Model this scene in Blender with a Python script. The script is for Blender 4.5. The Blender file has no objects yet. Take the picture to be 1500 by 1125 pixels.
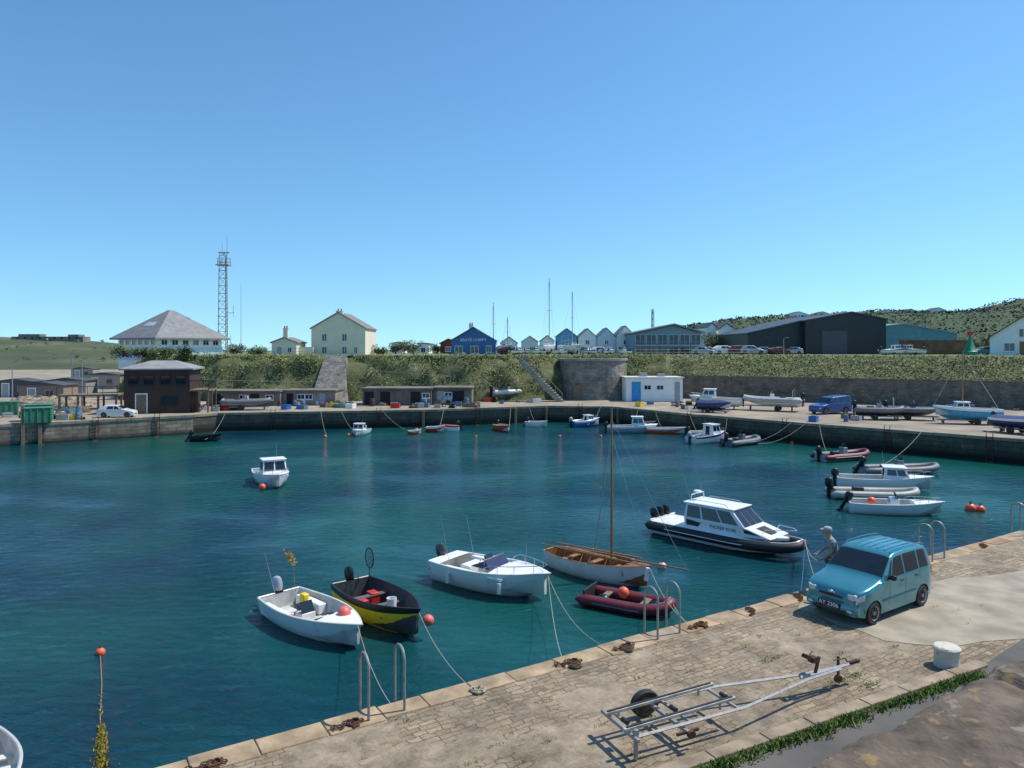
import bpy, bmesh, math, random
from mathutils import Vector, Matrix, noise
R=random.Random(7)
SC=bpy.context.scene
COL=SC.collection
pi=math.pi
# ---------------------------------------------------------------- survey
EYE=8.6           # eye height above water (m)
QZ=2.6            # near quay level
FZ=1.9            # far quay level
PZ=7.8            # plateau level
def spot(u,v,z):
    """world point at level z for a surveyed bearing / depression"""
    Y=(EYE-z)*1060.0/(v-512.0)
    return Vector(((u-750.0)*Y/1060.0,Y,z))
def at(u,Y,z=PZ): return Vector(((u-750.0)*Y/1060.0,Y,z))
def zt(v,Y): return EYE+(512.0-v)*Y/1060.0
# ---------------------------------------------------------------- materials
MC={}
def lnk(nt,a,b): nt.links.new(a,b)
def M(name,col,rough=.6,metal=0,var=.15,scale=4,bump=0,bscale=30,coat=0,col2=None,c2t=.55,spec=.5,detail=4):
    if name in MC: return MC[name]
    m=bpy.data.materials.new(name); m.use_nodes=True; nt=m.node_tree; b=nt.nodes['Principled BSDF']
    b.inputs['Roughness'].default_value=rough; b.inputs['Metallic'].default_value=metal
    b.inputs['Specular IOR Level'].default_value=spec
    if coat: b.inputs['Coat Weight'].default_value=coat; b.inputs['Coat Roughness'].default_value=.04
    tc=nt.nodes.new('ShaderNodeTexCoord')
    n=nt.nodes.new('ShaderNodeTexNoise'); n.inputs['Scale'].default_value=scale; n.inputs['Detail'].default_value=detail
    lnk(nt,tc.outputs['Object'],n.inputs['Vector'])
    r=nt.nodes.new('ShaderNodeValToRGB'); e=r.color_ramp.elements
    e[0].position=.3; e[1].position=.7
    e[0].color=(col[0]*(1-var),col[1]*(1-var),col[2]*(1-var),1)
    e[1].color=(min(1,col[0]*(1+var)),min(1,col[1]*(1+var)),min(1,col[2]*(1+var)),1)
    if col2:
        x=e.new(c2t); x.color=(*col,1); e[-1].color=(*col2,1); e[-1].position=min(.95,c2t+.12)
    lnk(nt,n.outputs['Fac'],r.inputs['Fac']); lnk(nt,r.outputs['Color'],b.inputs['Base Color'])
    if bump:
        n2=nt.nodes.new('ShaderNodeTexNoise'); n2.inputs['Scale'].default_value=bscale; n2.inputs['Detail'].default_value=5
        lnk(nt,tc.outputs['Object'],n2.inputs['Vector'])
        bp=nt.nodes.new('ShaderNodeBump'); bp.inputs['Strength'].default_value=.8; bp.inputs['Distance'].default_value=bump
        lnk(nt,n2.outputs['Fac'],bp.inputs['Height']); lnk(nt,bp.outputs['Normal'],b.inputs['Normal'])
    MC[name]=m; return m
def stonemat(name,c1,c2,mortar,bw=.5,bh=.25,uv=True,dist=.03,stain=None,rot=0,bump=.03,msize=.02):
    if name in MC: return MC[name]
    m=bpy.data.materials.new(name); m.use_nodes=True; nt=m.node_tree; b=nt.nodes['Principled BSDF']; b.inputs['Roughness'].default_value=.9
    tc=nt.nodes.new('ShaderNodeTexCoord'); src=tc.outputs['UV' if uv else 'Object']
    ns=nt.nodes.new('ShaderNodeTexNoise'); ns.inputs['Scale'].default_value=2.5; ns.inputs['Detail'].default_value=3; lnk(nt,src,ns.inputs['Vector'])
    vm=nt.nodes.new('ShaderNodeVectorMath'); vm.operation='MULTIPLY_ADD'; vm.inputs[1].default_value=(dist*4,dist*4,0)
    lnk(nt,ns.outputs['Color'],vm.inputs[0]); lnk(nt,src,vm.inputs[2])
    br=nt.nodes.new('ShaderNodeTexBrick'); br.inputs['Color1'].default_value=(*c1,1); br.inputs['Color2'].default_value=(*c2,1); br.inputs['Mortar'].default_value=(*mortar,1)
    br.inputs['Scale'].default_value=1; br.inputs['Brick Width'].default_value=bw; br.inputs['Row Height'].default_value=bh; br.inputs['Mortar Size'].default_value=msize; br.inputs['Mortar Smooth'].default_value=.4
    lnk(nt,vm.outputs[0],br.inputs['Vector'])
    n2=nt.nodes.new('ShaderNodeTexNoise'); n2.inputs['Scale'].default_value=.8; n2.inputs['Detail'].default_value=8; n2.inputs['Roughness'].default_value=.7; lnk(nt,src,n2.inputs['Vector'])
    mr=nt.nodes.new('ShaderNodeMapRange'); mr.inputs[1].default_value=.3; mr.inputs[2].default_value=.7; mr.inputs[3].default_value=.45; mr.inputs[4].default_value=1.4; lnk(nt,n2.outputs['Fac'],mr.inputs[0])
    mx=nt.nodes.new('ShaderNodeVectorMath'); mx.operation='SCALE'; lnk(nt,br.outputs['Color'],mx.inputs[0]); lnk(nt,mr.outputs[0],mx.inputs['Scale'])
    out=mx.outputs[0]
    if stain:
        sp=nt.nodes.new('ShaderNodeSeparateXYZ'); g=nt.nodes.new('ShaderNodeNewGeometry'); lnk(nt,g.outputs['Position'],sp.inputs[0])
        m2=nt.nodes.new('ShaderNodeMapRange'); m2.inputs[1].default_value=stain[0]; m2.inputs[2].default_value=stain[1]; m2.inputs[3].default_value=1; m2.inputs[4].default_value=0
        lnk(nt,sp.outputs['Z'],m2.inputs[0])
        mm=nt.nodes.new('ShaderNodeMix'); mm.data_type='RGBA'; lnk(nt,m2.outputs[0],mm.inputs[0]); lnk(nt,out,mm.inputs[6]); mm.inputs[7].default_value=(*stain[2],1); out=mm.outputs[2]
    lnk(nt,out,b.inputs['Base Color'])
    bp=nt.nodes.new('ShaderNodeBump'); bp.inputs['Distance'].default_value=bump; lnk(nt,mx.outputs[0],bp.inputs['Height']); lnk(nt,bp.outputs['Normal'],b.inputs['Normal'])
    MC[name]=m; return m
def linemat(name,col,axis='Z',scale=6,depth=.25,rough=.6,metal=0,var=.12):
    """cladding / corrugation lines along one object axis"""
    if name in MC: return MC[name]
    m=M(name,col,rough,metal,var,1.5); nt=m.node_tree; b=nt.nodes['Principled BSDF']
    w=nt.nodes.new('ShaderNodeTexWave'); w.bands_direction=axis; w.inputs['Scale'].default_value=scale; w.inputs['Distortion'].default_value=0; w.wave_profile='SAW'
    tc=[n for n in nt.nodes if n.type=='TEX_COORD'][0]; lnk(nt,tc.outputs['Object'],w.inputs['Vector'])
    r=[n for n in nt.nodes if n.type=='VALTORGB'][0]
    mr=nt.nodes.new('ShaderNodeMapRange'); mr.inputs[1].default_value=0; mr.inputs[2].default_value=.35; mr.inputs[3].default_value=1-depth; mr.inputs[4].default_value=1; lnk(nt,w.outputs['Fac'],mr.inputs[0])
    s=nt.nodes.new('ShaderNodeVectorMath'); s.operation='SCALE'; lnk(nt,r.outputs['Color'],s.inputs[0]); lnk(nt,mr.outputs[0],s.inputs['Scale']); lnk(nt,s.outputs[0],b.inputs['Base Color'])
    return m
white=M('white_gelcoat',(.82,.83,.81),.25,0,.06,1.2)
offw=M('cream_gelcoat',(.68,.66,.60),.35,0,.1,2)
inner=M('boat_interior',(.50,.50,.47),.55,0,.22,3,.004,20)
greyp=M('grey_paint',(.33,.35,.36),.5,0,.15,3)
navy=M('navy_paint',(.015,.03,.10),.3,0,.2,3)
blackp=M('black_paint',(.012,.012,.014),.35,0,.3,5)
rubberk=M('black_rubber',(.02,.02,.022),.6,0,.3,8)
rubberg=M('grey_hypalon',(.16,.17,.18),.55,0,.15,4)
rubberl=M('pale_hypalon',(.48,.48,.46),.5,0,.12,3)
maroon=M('maroon_hypalon',(.17,.02,.03),.5,0,.2,4)
red=M('red_paint',(.55,.03,.02),.4,0,.15,4)
orange=M('orange_buoy_plastic',(.85,.13,.05),.4,0,.12,4)
yellow=M('yellow_paint',(.80,.60,.03),.35,0,.12,3)
yelc=M('yellow_plastic',(.75,.55,.03),.4,0,.1,4)
blue=M('blue_paint',(.03,.13,.42),.4,0,.2,3)
lblue=M('turquoise_paint',(.05,.32,.50),.4,0,.15,3)
wood=M('varnished_wood',(.26,.12,.045),.4,0,.35,6)
oldwood=M('weathered_wood',(.20,.15,.10),.8,0,.35,8,.01,20)
spar=M('spruce_spar',(.32,.165,.065),.4,0,.25,6)
galv=M('galvanised_steel',(.36,.36,.35),.5,.5,.25,8,.002,40,col2=(.24,.19,.14),c2t=.58)
rust=M('rusty_iron',(.10,.045,.025),.85,.1,.45,14,.006,40)
steel=M('stainless_steel',(.6,.6,.6),.25,.9,.1,5)
glass=M('dark_glass',(.015,.02,.025),.04,0,.2,1,spec=.8)
glassb=M('dark_window_glass',(.02,.035,.045),.06,0,.2,1,spec=.6)
rope=M('pale_rope',(.42,.37,.27),.9,0,.2,30)
ropeb=M('blue_rope',(.05,.16,.35),.9,0,.2,30)
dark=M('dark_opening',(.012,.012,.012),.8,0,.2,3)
whitew=M('white_render_wall',(.86,.86,.83),.8,0,.06,.8,.01,6)
cream=M('cream_render_wall',(.80,.71,.54),.85,0,.07,.6,.01,6)
slate=linemat('grey_slate_roof',(.20,.19,.18),'Z',3.2,.3,.7)
slated=linemat('dark_slate_roof',(.075,.075,.085),'Z',3.2,.3,.6)
conc=M('concrete',(.32,.30,.27),.9,0,.2,1.2,.01,8)
skin_m=M('skin',(.45,.24,.16),.6,0,.08,8)
# ---------------------------------------------------------------- geometry builder
class G:
    def __init__(s): s.v=[];s.f=[];s.mi=[];s.m=0
    def add(s,vs,fs):
        o=len(s.v); s.v+=[tuple(x) for x in vs]
        for f in fs: s.f.append(tuple(i+o for i in f)); s.mi.append(s.m)
        return s
    def box(s,c,d,rz=0,ry=0,rx=0,tx=1,ty=1):
        mt=Matrix.Translation(Vector(c))@Matrix.Rotation(rz,4,'Z')@Matrix.Rotation(ry,4,'Y')@Matrix.Rotation(rx,4,'X')
        vs=[]
        for z in(-.5,.5):
            a,b=(tx,ty) if z>0 else (1,1)
            for x,y in((-.5,-.5),(.5,-.5),(.5,.5),(-.5,.5)): vs.append(mt@Vector((x*d[0]*a,y*d[1]*b,z*d[2])))
        return s.add(vs,[(3,2,1,0),(4,5,6,7),(0,1,5,4),(1,2,6,5),(2,3,7,6),(3,0,4,7)])
    def cyl(s,p0,p1,r0,r1=None,n=10):
        return s.tube([p0,p1],[r0,r0 if r1 is None else r1],n)
    def tube(s,pts,r,n=6,closed=False,flat=1):
        pts=[Vector(p) for p in pts]; k=len(pts); rs=r if isinstance(r,(list,tuple)) else [r]*k
        vs=[];up=None
        for i,p in enumerate(pts):
            if closed: t=pts[(i+1)%k]-pts[i-1]
            else: t=pts[min(i+1,k-1)]-pts[max(i-1,0)]
            if t.length<1e-9: t=Vector((0,0,1))
            t.normalize()
            if up is None:
                up=Vector((0,0,1)) if abs(t.z)<.9 else Vector((1,0,0))
            a=t.cross(up)
            if a.length<1e-4: a=t.cross(Vector((1,0,0)))
            a.normalize(); b=a.cross(t).normalized(); up=b
            for j in range(n):
                th=2*pi*j/n; vs.append(p+a*math.cos(th)*rs[i]+b*math.sin(th)*rs[i]*flat)
        fs=[]
        for i in range(k if closed else k-1):
            for j in range(n):
                i2=(i+1)%k; fs.append((i*n+j,i*n+(j+1)%n,i2*n+(j+1)%n,i2*n+j))
        if not closed: fs+= [tuple(range(n))[::-1],tuple((k-1)*n+j for j in range(n))]
        return s.add(vs,fs)
    def ball(s,c,r,nu=14,nv=8):
        if not isinstance(r,(tuple,list)): r=(r,r,r)
        rings=[]
        for i in range(nv+1):
            a=-pi/2+pi*i/nv; rr=max(math.cos(a),.02)
            rings.append([(c[0]+r[0]*rr*math.cos(2*pi*j/nu),c[1]+r[1]*rr*math.sin(2*pi*j/nu),c[2]+r[2]*math.sin(a)) for j in range(nu)])
        return s.loft(rings,True,True)
    def lathe(s,prof,n=14,c=(0,0,0)):
        return s.loft([[(c[0]+r*math.cos(2*pi*j/n),c[1]+r*math.sin(2*pi*j/n),c[2]+z) for j in range(n)] for r,z in prof],True,True)
    def loft(s,rings,closed=True,caps=False):
        n=len(rings[0]); vs=[p for r in rings for p in r]; fs=[]
        for i in range(len(rings)-1):
            for j in range(n if closed else n-1):
                j2=(j+1)%n; fs.append((i*n+j,i*n+j2,(i+1)*n+j2,(i+1)*n+j))
        if caps: fs+=[tuple(range(n))[::-1],tuple((len(rings)-1)*n+j for j in range(n))]
        return s.add(vs,fs)
    def prism(s,poly,y0,y1):
        n=len(poly); vs=[(x,y0,z) for x,z in poly]+[(x,y1,z) for x,z in poly]
        return s.add(vs,[tuple(range(n)),tuple(range(2*n-1,n-1,-1))]+[(i,n+i,n+(i+1)%n,(i+1)%n) for i in range(n)])
    def qpatch(s,A,B,C,D,u0=0,u1=1,v0=0,v1=1,off=.008):
        A,B,C,D=[Vector(p) for p in(A,B,C,D)]; nrm=(B-A).cross(D-A).normalized()
        f=lambda u,v:(A*(1-u)+B*u)*(1-v)+(D*(1-u)+C*u)*v
        q=[f(u0,v0),f(u1,v0),f(u1,v1),f(u0,v1)]
        vs=[p-nrm*.003 for p in q]+[p+nrm*off for p in q]
        return s.add(vs,[(3,2,1,0),(4,5,6,7),(0,1,5,4),(1,2,6,5),(2,3,7,6),(3,0,4,7)])
    def obj(s,name,mat,parent=None,smooth=True,bevel=0,ang=38,seg=2,rn=True,loc=None,rz=0):
        me=bpy.data.meshes.new(name); me.from_pydata(s.v,[],s.f)
        for m in (mat if isinstance(mat,(list,tuple)) else [mat]): me.materials.append(m)
        for p,i in zip(me.polygons,s.mi): p.material_index=i
        if rn:
            bm=bmesh.new(); bm.from_mesh(me); bmesh.ops.recalc_face_normals(bm,faces=bm.faces); bm.to_mesh(me); bm.free()
        if smooth:
            me.polygons.foreach_set('use_smooth',[True]*len(me.polygons)); me.set_sharp_from_angle(angle=math.radians(ang))
        o=bpy.data.objects.new(name,me); COL.objects.link(o)
        if parent: o.parent=parent
        if loc is not None: o.location=loc
        o.rotation_euler[2]=rz
        if bevel:
            b=o.modifiers.new('b','BEVEL'); b.width=bevel; b.segments=seg; b.limit_method='ANGLE'; b.angle_limit=math.radians(40)
        return o
def tag(o,label,cat,group=None):
    o['label']=label; o['category']=cat
    if group: o['group']=group
    return o
def top(name,label,cat,loc,rz=0,group=None):
    o=bpy.data.objects.new(name,None); COL.objects.link(o); o.location=loc; o.rotation_euler[2]=rz; o.empty_display_size=.2
    return tag(o,label,cat,group)
def structure(o): o['kind']='structure'; return o
def stuff(o,label=None,cat=None):
    o['kind']='stuff'
    if label: o['label']=label; o['category']=cat
    return o
def dup(root,loc,rz=0,s=1,label=None):
    def rec(o,par):
        n=o.copy(); COL.objects.link(n)
        if par is not None: n.parent=par; n.matrix_parent_inverse=Matrix()
        for c in o.children: rec(c,n)
        return n
    n=rec(root,None); n.location=loc; n.rotation_euler[2]=rz; n.scale=(s,s,s)
    if label: n['label']=label
    return n
def words(name,txt,size,mat,parent,loc,rot,ext=.006,squash=1):
    c=bpy.data.curves.new('t','FONT'); c.body=txt; c.size=size; c.extrude=ext; c.align_x='CENTER'; c.align_y='CENTER'
    t=bpy.data.objects.new('t',c); COL.objects.link(t); dg=bpy.context.evaluated_depsgraph_get()
    me=bpy.data.meshes.new_from_object(t.evaluated_get(dg)); bpy.data.objects.remove(t)
    me.materials.clear(); me.materials.append(mat)
    o=bpy.data.objects.new(name,me); COL.objects.link(o); o.parent=parent; o.location=loc; o.rotation_euler=rot; o.scale=(squash,1,1); return o
# ---------------------------------------------------------------- world, sun, camera
W=bpy.data.worlds.new("World"); SC.world=W; W.use_nodes=True; nt=W.node_tree; bg=nt.nodes['Background']
SD=Vector((.52,.17,.838)).normalized()
sky=nt.nodes.new('ShaderNodeTexSky'); sky.sky_type='NISHITA'; sky.sun_disc=False
sky.sun_elevation=math.asin(SD.z); sky.sun_rotation=math.atan2(SD.x,SD.y); sky.altitude=200; sky.air_density=1; sky.dust_density=.3; sky.ozone_density=3.0
tc=nt.nodes.new('ShaderNodeTexCoord'); vm=nt.nodes.new('ShaderNodeVectorMath'); vm.operation='MULTIPLY_ADD'; vm.inputs[1].default_value=(1,1,.88); vm.inputs[2].default_value=(0,0,.07)
lnk(nt,tc.outputs['Generated'],vm.inputs[0]); nn=nt.nodes.new('ShaderNodeVectorMath'); nn.operation='NORMALIZE'; lnk(nt,vm.outputs[0],nn.inputs[0]); lnk(nt,nn.outputs[0],sky.inputs[0])
hs=nt.nodes.new('ShaderNodeHueSaturation'); hs.inputs['Saturation'].default_value=1.08; lnk(nt,sky.outputs[0],hs.inputs['Color'])
mu=nt.nodes.new('ShaderNodeVectorMath'); mu.operation='MULTIPLY'; mu.inputs[1].default_value=(.85,1.12,1.17); lnk(nt,hs.outputs[0],mu.inputs[0]); lnk(nt,mu.outputs[0],bg.inputs[0])
bg.inputs[1].default_value=.148
l=bpy.data.lights.new('sun','SUN'); l.energy=4.6; l.angle=math.radians(.5); l.color=(1,.95,.86)
so=bpy.data.objects.new('sun',l); COL.objects.link(so); so.rotation_euler=SD.to_track_quat('Z','Y').to_euler()
SC.view_settings.view_transform='Standard'
c=bpy.data.cameras.new('camera'); cam=bpy.data.objects.new('camera',c); COL.objects.link(cam); cam.location=(0,0,EYE); cam.rotation_euler=(pi/2,0,0)
c.sensor_width=36; c.lens=25.44; c.shift_y=-.0337; c.clip_end=8000; c.clip_start=.05; SC.camera=cam
# ---------------------------------------------------------------- water
def water_mat():
    m=bpy.data.materials.new('harbour_water'); m.use_nodes=True; n=m.node_tree; b=n.nodes['Principled BSDF']
    b.inputs['Roughness'].default_value=.04; b.inputs['IOR'].default_value=1.33
    tc=n.nodes.new('ShaderNodeTexCoord')
    c1=n.nodes.new('ShaderNodeTexNoise'); c1.inputs['Scale'].default_value=.055; c1.inputs['Detail'].default_value=5; c1.inputs['Distortion'].default_value=.6; lnk(n,tc.outputs['Object'],c1.inputs['Vector'])
    rp=n.nodes.new('ShaderNodeValToRGB'); e=rp.color_ramp.elements; e[0].position=.38; e[0].color=(.002,.032,.055,1); e[1].position=.64; e[1].color=(.006,.088,.072,1)
    lnk(n,c1.outputs['Fac'],rp.inputs['Fac']); lnk(n,rp.outputs[0],b.inputs['Base Color'])
    mp=n.nodes.new('ShaderNodeMapping'); mp.inputs['Scale'].default_value=(1,1.7,1); mp.inputs['Rotation'].default_value=(0,0,.15); lnk(n,tc.outputs['Object'],mp.inputs[0])
    a=n.nodes.new('ShaderNodeTexNoise'); a.inputs['Scale'].default_value=1.5; a.inputs['Detail'].default_value=6; a.inputs['Roughness'].default_value=.6; a.inputs['Distortion'].default_value=.4; lnk(n,mp.outputs[0],a.inputs['Vector'])
    g=n.nodes.new('ShaderNodeTexNoise'); g.inputs['Scale'].default_value=.09; g.inputs['Detail'].default_value=3; lnk(n,mp.outputs[0],g.inputs['Vector'])
    mr=n.nodes.new('ShaderNodeMapRange'); mr.inputs[1].default_value=.38; mr.inputs[2].default_value=.62; mr.inputs[3].default_value=.35; mr.inputs[4].default_value=1.4; lnk(n,g.outputs[0],mr.inputs[0])
    mm=n.nodes.new('ShaderNodeMath'); mm.operation='MULTIPLY'; lnk(n,a.outputs[0],mm.inputs[0]); lnk(n,mr.outputs[0],mm.inputs[1])
    bp=n.nodes.new('ShaderNodeBump'); bp.inputs['Strength'].default_value=1; bp.inputs['Distance'].default_value=.15; lnk(n,mm.outputs[0],bp.inputs['Height']); lnk(n,bp.outputs[0],b.inputs['Normal'])
    return m
g=G(); g.add([(-3000,-300,0),(3000,-300,0),(3000,3000,0),(-3000,3000,0)],[(0,1,2,3)]); structure(g.obj('water',water_mat(),smooth=False,rn=False))
# ---------------------------------------------------------------- ground sheets
E=Vector((.851,.525,0)); N=Vector((-.525,.851,0)); E0=Vector((2.55,15.03,0)); EA=math.atan2(.525,.851)
edgept=lambda t,off=0,z=QZ: Vector((E0.x+E.x*t+N.x*off,E0.y+E.y*t+N.y*off,z))
far=[(-90,31),(-45.5,64.3),(-32.6,74),(-31,76.2),(-8.4,80.9),(4.1,86),(11.9,85),(18,76),(27.6,65),(38,54.3),(49,43.7)]
gmat=M('quay_concrete_ground',(.30,.25,.185),.95,0,.3,.35,.02,3,detail=12)
g=G(); poly=[(-3000,31)]+far+[(3000,43.7),(3000,3200),(-3000,3200)]
g.add([(x,y,FZ) for x,y in poly],[tuple(range(len(poly)))]); structure(g.obj('ground',gmat,smooth=False,rn=False))
def wallstrip(name,pts,z0,z1,mat,label,cat='wall'):
    me=bpy.data.meshes.new(name); vs=[];fs=[];us=[];L=0
    for i,p in enumerate(pts):
        if i: L+=math.hypot(p[0]-pts[i-1][0],p[1]-pts[i-1][1])
        vs+=[(p[0],p[1],z0),(p[0],p[1],z1)]; us.append(L)
    for i in range(len(pts)-1): fs.append((2*i,2*i+2,2*i+3,2*i+1))
    me.from_pydata(vs,[],fs); uv=me.uv_layers.new(name='UVMap')
    for p in me.polygons:
        for li in p.loop_indices:
            vi=me.loops[li].vertex_index; uv.data[li].uv=(us[vi//2],vs[vi][2])
    me.materials.append(mat); o=bpy.data.objects.new(name,me); COL.objects.link(o); return tag(o,label,cat)
qstone=stonemat('harbour_wall_stone',(.09,.078,.06),(.14,.115,.085),(.025,.022,.018),1.0,.42,stain=(.3,1.1,(.010,.011,.008)))
qstone2=stonemat('brown_harbour_wall_stone',(.24,.19,.13),(.34,.27,.19),(.07,.06,.045),.9,.38,stain=(.05,.6,(.02,.02,.012)))
for pp,lb,qm in((far[0:3],'weathered brown stone harbour wall below the sheds',qstone2),(far[2:6],'long dark stone harbour wall across the basin',qstone),(far[5:],'dark weedy stone harbour wall along the boatyard',qstone)):
    w=wallstrip('quay_wall',pp,-2,FZ-.22,qm,lb)
    g=G()
    for a,b in zip(pp[:-1],pp[1:]):
        a=Vector((*a,0));b=Vector((*b,0)); d=(b-a); Ln=d.length; d.normalize(); nn_=Vector((-d.y,d.x,0)); k=max(1,int(Ln/1.1))
        for j in range(k):
            cc=a+d*Ln*(j+.5)/k+nn_*.24; g.box((cc.x,cc.y,FZ-.11+R.uniform(-.01,.015)),(Ln/k-.03,.6,.24),math.atan2(d.y,d.x))
    g.obj('coping',M('pale_coping_stone',(.28,.23,.165),.9,0,.3,.9),w,False)
def quaymat():
    m=bpy.data.materials.new('cobbled_quay'); m.use_nodes=True; n=m.node_tree; b=n.nodes['Principled BSDF']; b.inputs['Roughness'].default_value=.92
    tc=n.nodes.new('ShaderNodeTexCoord'); mp=n.nodes.new('ShaderNodeMapping'); mp.inputs['Rotation'].default_value=(0,0,-EA); lnk(n,tc.outputs['Object'],mp.inputs[0])
    ns=n.nodes.new('ShaderNodeTexNoise'); ns.inputs['Scale'].default_value=3.6; ns.inputs['Detail'].default_value=5; lnk(n,mp.outputs[0],ns.inputs['Vector'])
    va=n.nodes.new('ShaderNodeVectorMath'); va.operation='MULTIPLY_ADD'; va.inputs[1].default_value=(.22,.22,0); lnk(n,ns.outputs['Color'],va.inputs[0]); lnk(n,mp.outputs[0],va.inputs[2])
    br=n.nodes.new('ShaderNodeTexBrick'); br.inputs['Scale'].default_value=1; br.inputs['Brick Width'].default_value=.24; br.inputs['Row Height'].default_value=.13; br.inputs['Mortar Size'].default_value=.015; br.inputs['Mortar Smooth'].default_value=1; br.squash=1.35; br.squash_frequency=3; br.offset=.43
    br.inputs['Color1'].default_value=(.36,.275,.18,1); br.inputs['Color2'].default_value=(.225,.17,.115,1); br.inputs['Mortar'].default_value=(.11,.085,.055,1); lnk(n,va.outputs[0],br.inputs['Vector'])
    cn=n.nodes.new('ShaderNodeTexNoise'); cn.inputs['Scale'].default_value=3; cn.inputs['Detail'].default_value=8; cn.inputs['Roughness'].default_value=.7; lnk(n,mp.outputs[0],cn.inputs['Vector'])
    cr=n.nodes.new('ShaderNodeValToRGB'); e=cr.color_ramp.elements; e[0].position=.32;e[0].color=(.205,.155,.105,1);e[1].position=.68;e[1].color=(.38,.305,.215,1); lnk(n,cn.outputs[0],cr.inputs[0])
    pk=n.nodes.new('ShaderNodeTexNoise'); pk.inputs['Scale'].default_value=.38; pk.inputs['Detail'].default_value=7; pk.inputs['Roughness'].default_value=.7; lnk(n,mp.outputs[0],pk.inputs['Vector'])
    pr=n.nodes.new('ShaderNodeValToRGB'); e=pr.color_ramp.elements; e[0].position=.505; e[1].position=.555; lnk(n,pk.outputs[0],pr.inputs[0])
    mx=n.nodes.new('ShaderNodeMix'); mx.data_type='RGBA'; lnk(n,pr.outputs[0],mx.inputs[0]); lnk(n,br.outputs['Color'],mx.inputs[6]); lnk(n,cr.outputs[0],mx.inputs[7])
    st=n.nodes.new('ShaderNodeTexNoise'); st.inputs['Scale'].default_value=1.3; st.inputs['Detail'].default_value=12; st.inputs['Roughness'].default_value=.82; lnk(n,mp.outputs[0],st.inputs['Vector'])
    sr=n.nodes.new('ShaderNodeMapRange'); sr.inputs[1].default_value=.3; sr.inputs[2].default_value=.7; sr.inputs[3].default_value=.4; sr.inputs[4].default_value=1.55; lnk(n,st.outputs[0],sr.inputs[0])
    sx=n.nodes.new('ShaderNodeVectorMath'); sx.operation='SCALE'; lnk(n,mx.outputs[2],sx.inputs[0]); lnk(n,sr.outputs[0],sx.inputs['Scale'])
    ms=n.nodes.new('ShaderNodeTexNoise'); ms.inputs['Scale'].default_value=2.1; ms.inputs['Detail'].default_value=9; ms.inputs['Roughness'].default_value=.7; lnk(n,tc.outputs['Object'],ms.inputs['Vector'])
    mr=n.nodes.new('ShaderNodeValToRGB'); e=mr.color_ramp.elements; e[0].position=.56; e[1].position=.66; e[1].color=(.65,.65,.65,1); lnk(n,ms.outputs[0],mr.inputs[0])
    m3=n.nodes.new('ShaderNodeMix'); m3.data_type='RGBA'; lnk(n,mr.outputs[0],m3.inputs[0]); lnk(n,sx.outputs[0],m3.inputs[6]); m3.inputs[7].default_value=(.12,.10,.05,1)
    ls=n.nodes.new('ShaderNodeTexNoise'); ls.inputs['Scale'].default_value=5; ls.inputs['Detail'].default_value=6; lnk(n,tc.outputs['Object'],ls.inputs['Vector'])
    lr=n.nodes.new('ShaderNodeValToRGB'); e=lr.color_ramp.elements; e[0].position=.64; e[1].position=.7; e[1].color=(.35,.35,.35,1); lnk(n,ls.outputs[0],lr.inputs[0])
    m4=n.nodes.new('ShaderNodeMix'); m4.data_type='RGBA'; lnk(n,lr.outputs[0],m4.inputs[0]); lnk(n,m3.outputs[2],m4.inputs[6]); m4.inputs[7].default_value=(.46,.38,.27,1)
    lnk(n,m4.outputs[2],b.inputs['Base Color'])
    bp=n.nodes.new('ShaderNodeBump'); bp.inputs['Distance'].default_value=.06; bp.inputs['Strength'].default_value=1; lnk(n,sx.outputs[0],bp.inputs['Height']); lnk(n,bp.outputs['Normal'],b.inputs['Normal'])
    return m
a=edgept(-75);b=edgept(54.5)
g=G(); g.add([(a.x,a.y,QZ),(b.x,b.y,QZ),(3000,43.6,QZ),(3000,-300,QZ),(a.x,-300,QZ)],[(4,3,2,1,0)]); structure(g.obj('quay_ground',quaymat(),smooth=False,rn=False))
wallstrip('quay_wall',[(a.x,a.y),(b.x,b.y)],-2,QZ-.25,qstone,'near stone harbour wall under the cobbled quay')
cop=[M('coping_stone',(.37,.27,.165),.9,0,.4,2.2,.02,10,detail=10),M('coping_stone_grey',(.31,.24,.165),.9,0,.4,2.5,.02,10,detail=10),M('coping_stone_rusty',(.36,.235,.13),.9,0,.4,2.5,.02,10,detail=10)]
g=G(); t=-30
while t<50:
    Ln=R.uniform(.6,1.3); p=edgept(t+Ln/2,-.17); g.m=R.choice([0,0,1,2]); g.box((p.x,p.y,QZ-.145+R.uniform(0,.014)),(Ln-.012,R.uniform(.40,.54),.32),EA+R.uniform(-.008,.008)); t+=Ln
structure(g.obj('quay_edge_paving',cop,None,True,.018))
asph=M('asphalt_path',(.115,.105,.095),.95,0,.25,.8,.01,60,detail=10)
K0=Vector((2.86,10.46,0)); KD=Vector((.887,.462,0)).normalized(); KA=math.atan2(KD.y,KD.x)
kp=lambda t,o=0,z=QZ: Vector((K0.x+KD.x*t-KD.y*o,K0.y+KD.y*t+KD.x*o,z))
q=[kp(-14),kp(6.35),spot(1500,935,QZ),Vector((60,45,0)),Vector((60,-20,0)),Vector((-14,-20,0))]
g=G(); g.add([(p.x,p.y,QZ+.004) for p in q],[(5,4,3,2,1,0)]); structure(g.obj('asphalt_path',asph,smooth=False,rn=False))
sl=M('concrete_slab',(.335,.285,.215),.92,0,.25,1.6,.01,40,detail=12)
q=[spot(*uv,QZ) for uv in((1160,872),(1172,884),(1168,893),(1190,899),(1225,915),(1262,925),(1295,939),(1340,944),(1395,948),(1440,940),(1500,936),(1760,900),(1760,805),(1500,836),(1440,845),(1400,846),(1370,852),(1300,868))]
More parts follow.
